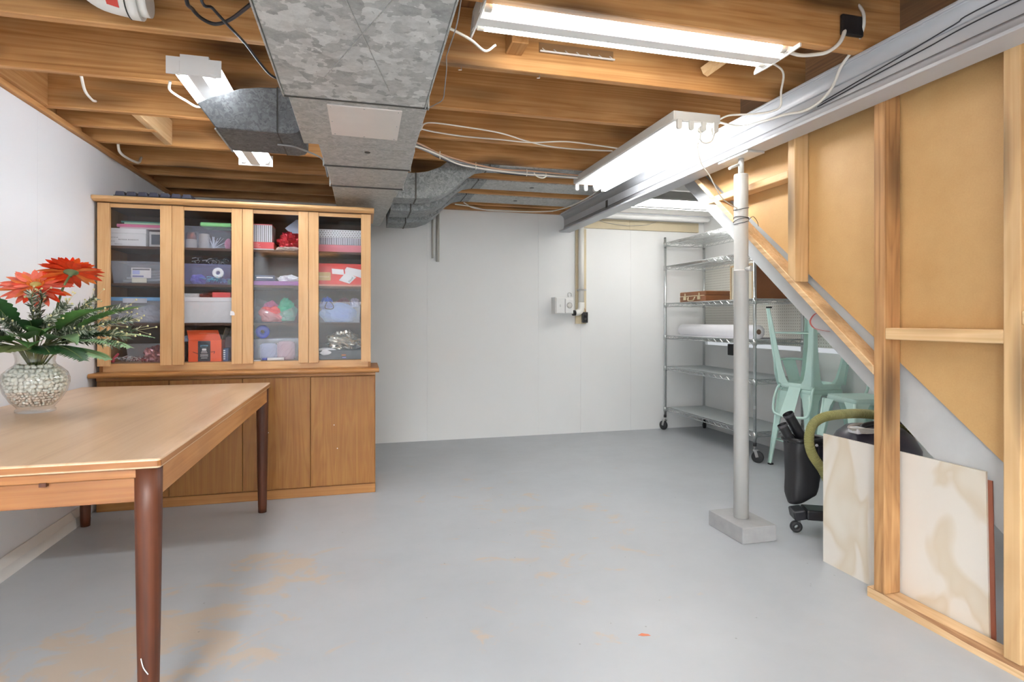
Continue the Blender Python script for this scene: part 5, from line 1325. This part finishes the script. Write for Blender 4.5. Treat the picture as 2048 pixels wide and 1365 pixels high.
for i, (x, y) in enumerate(fr):
    po = MB().cyl((x, y, .155), (x, y, 1.948), .0125, 14)
    for k in range(70): 
        z = .22 + k * .0245
        po.lathe((x, y, z), [(.0126, -.0015), (.0131, 0), (.0126, .0015)], 12)
    po.build('post', M['chrome'], rack)
    MB().lathe((x, y, 1.948), [(.0128, 0), (.0128, .004), (.006, .009), (0, .010)], 12).build('post_cap', M['black'], rack)
    ca = MB().cyl((x, y, .128), (x, y, .156), .0135, 12).build('caster', M['rubber'], rack)
    MB().cyl((x, y, .100), (x, y, .130), .0075, 10).build('stem', M['steel'], ca)
    a = (-.9, .3, -2.0, 1.9)[i]; dv = Vector((math.cos(a), math.sin(a), 0)); sd_ = Vector((-dv.y, dv.x, 0))
    w0 = Vector((x, y, 0)) + dv * .022
    for s_ in (-1, 1):
        f_ = MB(); P_ = Vector((x, y, .099)) + sd_ * s_ * .017
        f_.bar(P_ + dv * -.012, P_ + dv * .028, .003, .006); f_.bar(P_ + dv * .006, w0 + sd_ * s_ * .017 + Vector((0, 0, .045)), .022, .003, up=sd_)
        f_.build('fork', M['steel'], ca)
    Mx = Matrix((dv, Vector((0, 0, 1)), sd_)).transposed()
    MB().lathe(w0 + Vector((0, 0, .0455)), [(.006, -.0145), (.040, -.0145), (.0455, -.010), (.0455, .010), (.040, .0145), (.006, .0145)], 24, M=Mx).build('wheel', M['rubber'], ca)
for z, lab in ((RZ[3], 'white paper sheet lying on the fourth wire shelf under the roll'), (RZ[4], 'grey plastic liner on the fifth wire shelf'), (RZ[5], 'grey plastic liner on the lowest wire shelf')):
    MB().box((SX0 + .02, SY0 + .02, z + .0017), (SX1 - .02, SY1 - .02, z + .0032)).build('shelf_liner', M['paper'] if z == RZ[3] else M['liner'], at=((SX0 + SX1) / 2, (SY0 + SY1) / 2, z), label=lab, cat='liner')
# briefcase
zc = RZ[2] + .0018
bf = thing('briefcase', 'brown briefcase with pale latches lying flat on a wire shelf', 'briefcase', (3.2, 4.86, zc))
MB().box((3.045, 4.640, zc), (3.38, 5.085, zc + .056)).build('lower_shell', M['brown_case'], bf, bevel=.006)
MB().box((3.045, 4.640, zc + .0565), (3.38, 5.085, zc + .098)).build('upper_shell', M['brown_case'], bf, bevel=.008)
MB().box((3.0425, 4.66, zc + .053), (3.0455, 5.065, zc + .060)).build('seam_strip', M['brass'], bf)
for y in (4.745, 4.985):
    MB().box((3.036, y - .022, zc + .020), (3.0445, y + .022, zc + .050)).build('latch', M['brass'], bf, bevel=.002)
    MB().box((3.037, y - .012, zc + .050), (3.0445, y + .004, zc + .084)).build('hasp', M['brass'], bf, bevel=.002)
MB().tube([(3.04, 4.925, zc + .046), (3.030, 4.915, zc + .018), (3.028, 4.89, zc + .012), (3.028, 4.845, zc + .012), (3.030, 4.82, zc + .018), (3.04, 4.81, zc + .046)], .0055, 8, k=4).build('handle', M['brass'], bf)
for z in (.030, .075): MB().ball((3.30, 4.6395, zc + z), .005, 8, (1, .5, 1)).build('rivet', M['brass'], bf)
# wooden box / framed panel on the same shelf
wbx = thing('framed_box', 'shallow wooden frame box with pale face and brown end on a wire shelf', 'box', (3.2, 4.1, zc))
MB().box((3.040, 3.965, zc), (3.40, 4.262, zc + .285)).build('body', plain('box_brown', (134, 84, 50), .6, var=.08), wbx, bevel=.002)
PALEF = plain('pale_panel', (206, 200, 182), .6, var=.04); FRM = plain('frame_tan', (182, 158, 124), .6, var=.05)
MB().box((3.036, 3.967, zc + .001), (3.0395, 4.260, zc + .284)).build('pale_face', PALEF, wbx)
for y in (3.965, 4.246): MB().box((3.030, y, zc), (3.0365, y + .016, zc + .286)).build('frame_edge', FRM, wbx)
MB().box((3.030, 3.981, zc + .271), (3.0365, 4.246, zc + .286)).build('frame_edge', FRM, wbx)
# paper roll
zr = RZ[3] + .0034
pr_ = thing('paper_roll', 'long white paper roll lying on the fourth wire shelf', 'paper roll', (3.10, 4.5, zr))
Mr = Matrix.Rotation(-PI / 2, 3, 'X')
MB().lathe((3.10, 3.985, zr + .056), [(.018, 0), (.055, .0), (.056, .004), (.056, 1.13), (.02, 1.14)], 28, M=Mr).build('roll', M['paper'], pr_)
MB().lathe((3.10, 3.983, zr + .056), [(.018, 0), (.021, 0), (.021, 1.13), (.018, 1.13), (.018, 0)], 18, M=Mr).build('core', plain('cardboard', (134, 110, 92), .7), pr_)
MB().grid(lambda u, v: Vector((3.10 - .05 + .30 * u, 4.0 + 1.08 * v, zr + .002 + .010 * math.sin(u * 3) * (1 - u))), 6, 2).build('loose_sheet', M['paper'], pr_, solid=.001)

# ---------------------------------------------------------------- mint metal stools
def stool(name, label, loc, rz, flip=False, group=None):
    H = .610
    t = thing(name, label, 'stool', loc, rz, local=True)
    if flip: t.rotation_euler = (PI, 0, rz)
    sw, bw = .150, .212
    MB().prism(rr(-sw, -sw, sw, sw, .035, 5), 'z', H - .004, H).build('seat', M['mint'], t, bevel=.0015, seg=1)
    n = 5
    o_ = rr(-sw, -sw, sw, sw, .035, 5); i_ = rr(-sw - .006, -sw - .006, sw + .006, sw + .006, .038, 5)
    k = MB(); N_ = len(o_)
    k.add([(*p, H - .004) for p in o_] + [(*p, H - .040) for p in i_] + [(p[0] * .985, p[1] * .985, H - .040) for p in i_] + [(p[0] * .985, p[1] * .985, H - .005) for p in o_],
          [(i, (i + 1) % N_, (i + 1) % N_ + N_, i + N_) for i in range(N_)] + [(i + N_, (i + 1) % N_ + N_, (i + 1) % N_ + 2 * N_, i + 2 * N_) for i in range(N_)] + [(i + 2 * N_, (i + 1) % N_ + 2 * N_, (i + 1) % N_ + 3 * N_, i + 3 * N_) for i in range(N_)], True)
    k.build('skirt', M['mint'], t)
    for sx in (-1, 1):
        for sy in (-1, 1):
            lg = MB(); T = .0025
            for ax in (0, 1):
                secs = []
                for z, w in ((H - .030, .105), (H - .075, .078), (H - .16, .062), (.30, .046), (.012, .026)):
                    e = bw - (bw - sw - .004) * z / H
                    P0 = Vector((sx * e, sy * e, z))
                    d = Vector((-sx, 0, 0)) if ax == 0 else Vector((0, -sy, 0))
                    nrm = Vector((0, -sy, 0)) if ax == 0 else Vector((-sx, 0, 0))
                    secs.append((P0, P0 + d * w, P0 + d * w + nrm * T * 2, P0 + nrm * T * 2))
                vs = [p for s_ in secs for p in s_]
                fs = [(i * 4 + j, i * 4 + (j + 1) % 4, (i + 1) * 4 + (j + 1) % 4, (i + 1) * 4 + j) for i in range(4) for j in range(4)] + [(0, 1, 2, 3), (19, 18, 17, 16)]
                lg.add(vs, fs)
            # rolled bead on the outer corner
            e1 = bw - (bw - sw - .004) * (H - .03) / H
            lg.tube([(sx * e1, sy * e1, H - .03), (sx * (bw - .001), sy * (bw - .001), .012)], [.010, .006], 8)
            l_ = lg.build('leg', M['mint'], t)
            MB().box((sx * bw - .016 - sx * .012, sy * bw - .016 - sy * .012, 0), (sx * bw + .016 - sx * .012, sy * bw + .016 - sy * .012, .0125)).build('foot_cap', M['rubber'], l_, bevel=.003)
    e = bw - (bw - sw) * .20 / H - .01
    for p, q in (((-e, -e), (e, -e)), ((e, -e), (e, e)), ((e, e), (-e, e)), ((-e, e), (-e, -e))):
        MB().tube([(*p, .20), (*q, .20)], .009, 8, flat=.6).build('foot_rail', M['mint'], t)
    # low back: bent tube with a centre splat, at local +y
    hoop = [(-.150, .135, H - .02), (-.158, .165, H + .02), (-.165, .190, H + .11), (-.150, .205, H + .185), (-.08, .232, H + .20), (0, .24, H + .203), (.08, .232, H + .20), (.150, .205, H + .185), (.165, .190, H + .11), (.158, .165, H + .02), (.150, .135, H - .02)]
    MB().tube(hoop, .0095, 8, k=5).build('back_hoop', M['mint'], t)
    MB().add([(-.052, .152, H - .01), (.052, .152, H - .01), (.060, .238, H + .196), (-.060, .238, H + .196), (-.052, .156, H - .01), (.052, .156, H - .01), (.060, .242, H + .196), (-.060, .242, H + .196)],
             [(0, 1, 2, 3), (7, 6, 5, 4), (0, 4, 5, 1), (1, 5, 6, 2), (2, 6, 7, 3), (3, 7, 4, 0)]).build('back_splat', M['mint'], t, bevel=.001, seg=1)
    return t
stool('counter_stool', 'mint metal stool standing upright beneath the upturned one', (3.262, 3.600, 0), 0.0, group=None)
stool('counter_stool', 'mint metal stool turned upside down on top of another stool', (3.250, 3.600, 1.2215), PI * 1.5 + .12, flip=True)
stool('counter_stool', 'mint metal stool standing alone behind the vacuum cleaner', (3.225, 3.125, 0), -1.73)

# ---------------------------------------------------------------- shop vacuum
VC = Vector((2.56, 2.40, 0))
vac = thing('shop_vacuum', 'black and grey workshop vacuum cleaner with an olive hose behind the plywood', 'vacuum cleaner', VC)
DK = plain('vac_black', (34, 34, 38), .38, var=.1); VG = plain('vac_purple_grey', (58, 54, 66), .35, var=.08); GREYT = plain('vac_grey', (168, 172, 176), .45)
MB().lathe(VC, [(.16, .085), (.175, .10), (.185, .30), (.192, .42), (.196, .43)], 36, cap=True).build('tank', GREYT, vac)
MB().lathe(VC, [(.197, .425), (.205, .432), (.205, .465), (.195, .485), (.170, .53), (.13, .565), (.07, .575), (0, .576)], 36).build('motor_head', VG, vac)
MB().lathe(VC, [(.1975, .415), (.2085, .42), (.2085, .434), (.1975, .434)], 36).build('clamp_ring', DK, vac)
for k, a in enumerate((-.3, 1.25, 2.72, 4.25)):
    d = Vector((math.cos(a), math.sin(a), 0)); s_ = Vector((-d.y, d.x, 0))
    f_ = MB()
    pts = [VC + d * .10 + Vector((0, 0, .10)), VC + d * .20 + Vector((0, 0, .105)), VC + d * .34 + Vector((0, 0, .108)), VC + d * .40 + Vector((0, 0, .096))]
    for p, q, w in ((pts[0], pts[1], .13), (pts[1], pts[2], .115), (pts[2], pts[3], .10)): f_.bar(p, q, w, .052)
    ft = f_.build('caster_foot', DK, vac, bevel=.008)
    cc = VC + d * .365
    MB().cyl(cc + Vector((0, 0, .05)), cc + Vector((0, 0, .09)), .011, 10).build('caster_stem', M['steel'], ft)
    Mx = Matrix((d, Vector((0, 0, 1)), s_)).transposed()
    MB().lathe(cc + Vector((0, 0, .030)) + d * .012, [(.012, -.014), (.024, -.014), (.030, -.008), (.030, .008), (.024, .014), (.012, .014), (.012, -.014)], 20, M=Mx).build('wheel', M['rubber'], ft)
hose = smooth_path([(2.60, 2.20, .43), (2.45, 2.24, .30), (2.335, 2.405, .265), (2.28, 2.452, .36), (2.232, 2.466, .44), (2.222, 2.470, .517), (2.242, 2.466, .581), (2.292, 2.452, .618), (2.39, 2.44, .632), (2.52, 2.44, .630), (2.64, 2.42, .615), (2.72, 2.38, .58), (2.76, 2.33, .53)], 24)
dense = []
for i in range(len(hose) - 1):
    dense += [hose[i], (hose[i] + hose[i + 1]) / 2]
dense.append(hose[-1])
MB().tube(dense, [.0245 if i % 4 < 2 else .0212 for i in range(len(dense))], 14, smooth=False).build('hose', plain('hose_olive', (150, 146, 92), .5, var=.1), vac)
MB().tube([(2.50, 2.34, .585), (2.56, 2.325, .607), (2.64, 2.31, .607), (2.70, 2.30, .585)], .016, 10, k=4).build('carry_handle', DK, vac)
nz = MB().tube([(2.40, 2.335, .570), (2.43, 2.33, .592), (2.50, 2.32, .602), (2.60, 2.30, .612)], [.014, .024, .024, .020], 12, k=4, flat=.8)
nz.build('hose_nozzle', M['black'], vac)
cd_ = MB()
for k in range(4):
    cd_.tube([(2.47 + (.105 + .006 * k) * math.cos(a), 2.33 + (.06 + .004 * k) * math.sin(a), .566 + .006 * k + .003 * math.sin(3 * a + k)) for a in [q * PI / 12 for q in range(24)]], .005, 6, closed=True)
cd_.build('power_cord', plain('cord_pale', (206, 200, 192), .45), vac)
MB().box((2.355, 2.30, .556), (2.41, 2.36, .586)).build('cord_plug', M['paper'], vac, bevel=.006)
# open-topped black bag on its side with two wands in it
bgc = Vector((2.300, 2.600, 0))
bag = MB()
def bagf(u, v):
    a = 2 * PI * v
    w = .078 + .020 * u + .010 * noise.noise((math.cos(a) * 1.5, math.sin(a) * 1.5, u * 3))
    dd = .056 + .014 * u
    if u < .12: w *= .88 + u; dd *= .88 + u
    ca, sa = math.cos(a), math.sin(a)
    sq = (abs(ca) ** 4 + abs(sa) ** 4) ** -.25
    return bgc + Vector((w * ca * sq + .018 * (u - .5), dd * sa * sq, .165 + .315 * u - .03 * (1 - u) * (-ca)))
bag.grid(bagf, 14, 36)
bag.add([bagf(0, i / 36) for i in range(36)], [tuple(range(36))])
ab = thing('tool_bag', 'black open-topped tool bag hung on the left side of the vacuum cleaner', 'bag', (2.3, 2.6, .15))
bag.build('body', plain('bag_black', (36, 36, 38), .55, var=.15), ab)
rimb = MB()
rimb.tube([bagf(1, i / 36) for i in range(36)], .013, 8, closed=True)
rimb.build('rim', M['black'], ab)
MB().box((2.332, 2.524, .39), (2.37, 2.535, .452)).build('clip_plate', VG, ab, bevel=.003)
MB().ball((2.318, 2.523, .458), .008, 8).build('button', M['paper'], ab)
for p, q, r, lab in (((2.222, 2.622, .613), (2.335, 2.600, .42), .0265, 'thick black vacuum wand standing higher in the tool bag'), ((2.190, 2.628, .556), (2.285, 2.590, .36), .0235, 'black vacuum wand standing lower at the left of the tool bag')):
    d = (Vector(p) - Vector(q)).normalized()
    w_ = thing('vacuum_wand', lab, 'tube', q)
    MB().tube([q, p], r - .003, 22, cap=False).build('bore', M['rubber'], w_)
    MB().tube([q, p], r, 22, cap=False).build('shaft', M['black'], w_)
    MB().tube([Vector(p) - d * .012, Vector(p) + d * .001], r + .0025, 22, cap=False).build('collar', plain('wand_edge', (70, 70, 74), .4), w_)
# orange paint chip on the floor
chip = MB().prism([(.948, 1.860), (.962, 1.850), (.990, 1.846), (.986, 1.856), (.975, 1.862), (.966, 1.868), (.956, 1.862)], 'z', 0.0005, .0014)
chip.build('paint_chip', plain('chip_orange', (206, 120, 84), .6), at=(.97, 1.857, 0), label='small flat orange paint chip on the grey floor', cat='paint chip')

# alike things share a group
GROUPS = {'fluorescent_light': 'fluorescent lights under the joists', 'white_cable': 'white cables along the ceiling', 'black_cable': 'black cables left of the duct', 'thin_wire': 'dark wires on the beam', 'plastic_box': 'plastic boxes in the hutch', 'folder': 'folders in the hutch', 'folded_sheet': 'folded sheets in the labelled box', 'candle_jar': 'candle jars in the clear box', 'yarn_cone': 'yarn cones in the clear box', 'needle_sprig': 'needle sprigs in the vase', 'broad_leaf': 'broad leaves in the vase', 'fern_frond': 'fern fronds in the vase', 'gerbera_flower': 'gerbera flowers in the vase', 'counter_stool': 'mint metal stools', 'wall_outlet': 'black wall outlets', 'pipe_stub': 'short pipes on the back wall', 'vacuum_wand': 'vacuum wands in the tool bag', 'shelf_liner': 'liners on the wire shelves', 'white_cloth': 'white cloths in the hutch', 'green_cloth': 'green cloths in the hutch', 'white_bag': 'white bags in the hutch'}
for o in COL.objects:
    if o.parent is None and 'label' in o.keys():
        g = GROUPS.get(o.name.split('.')[0])
        if g: o['group'] = g
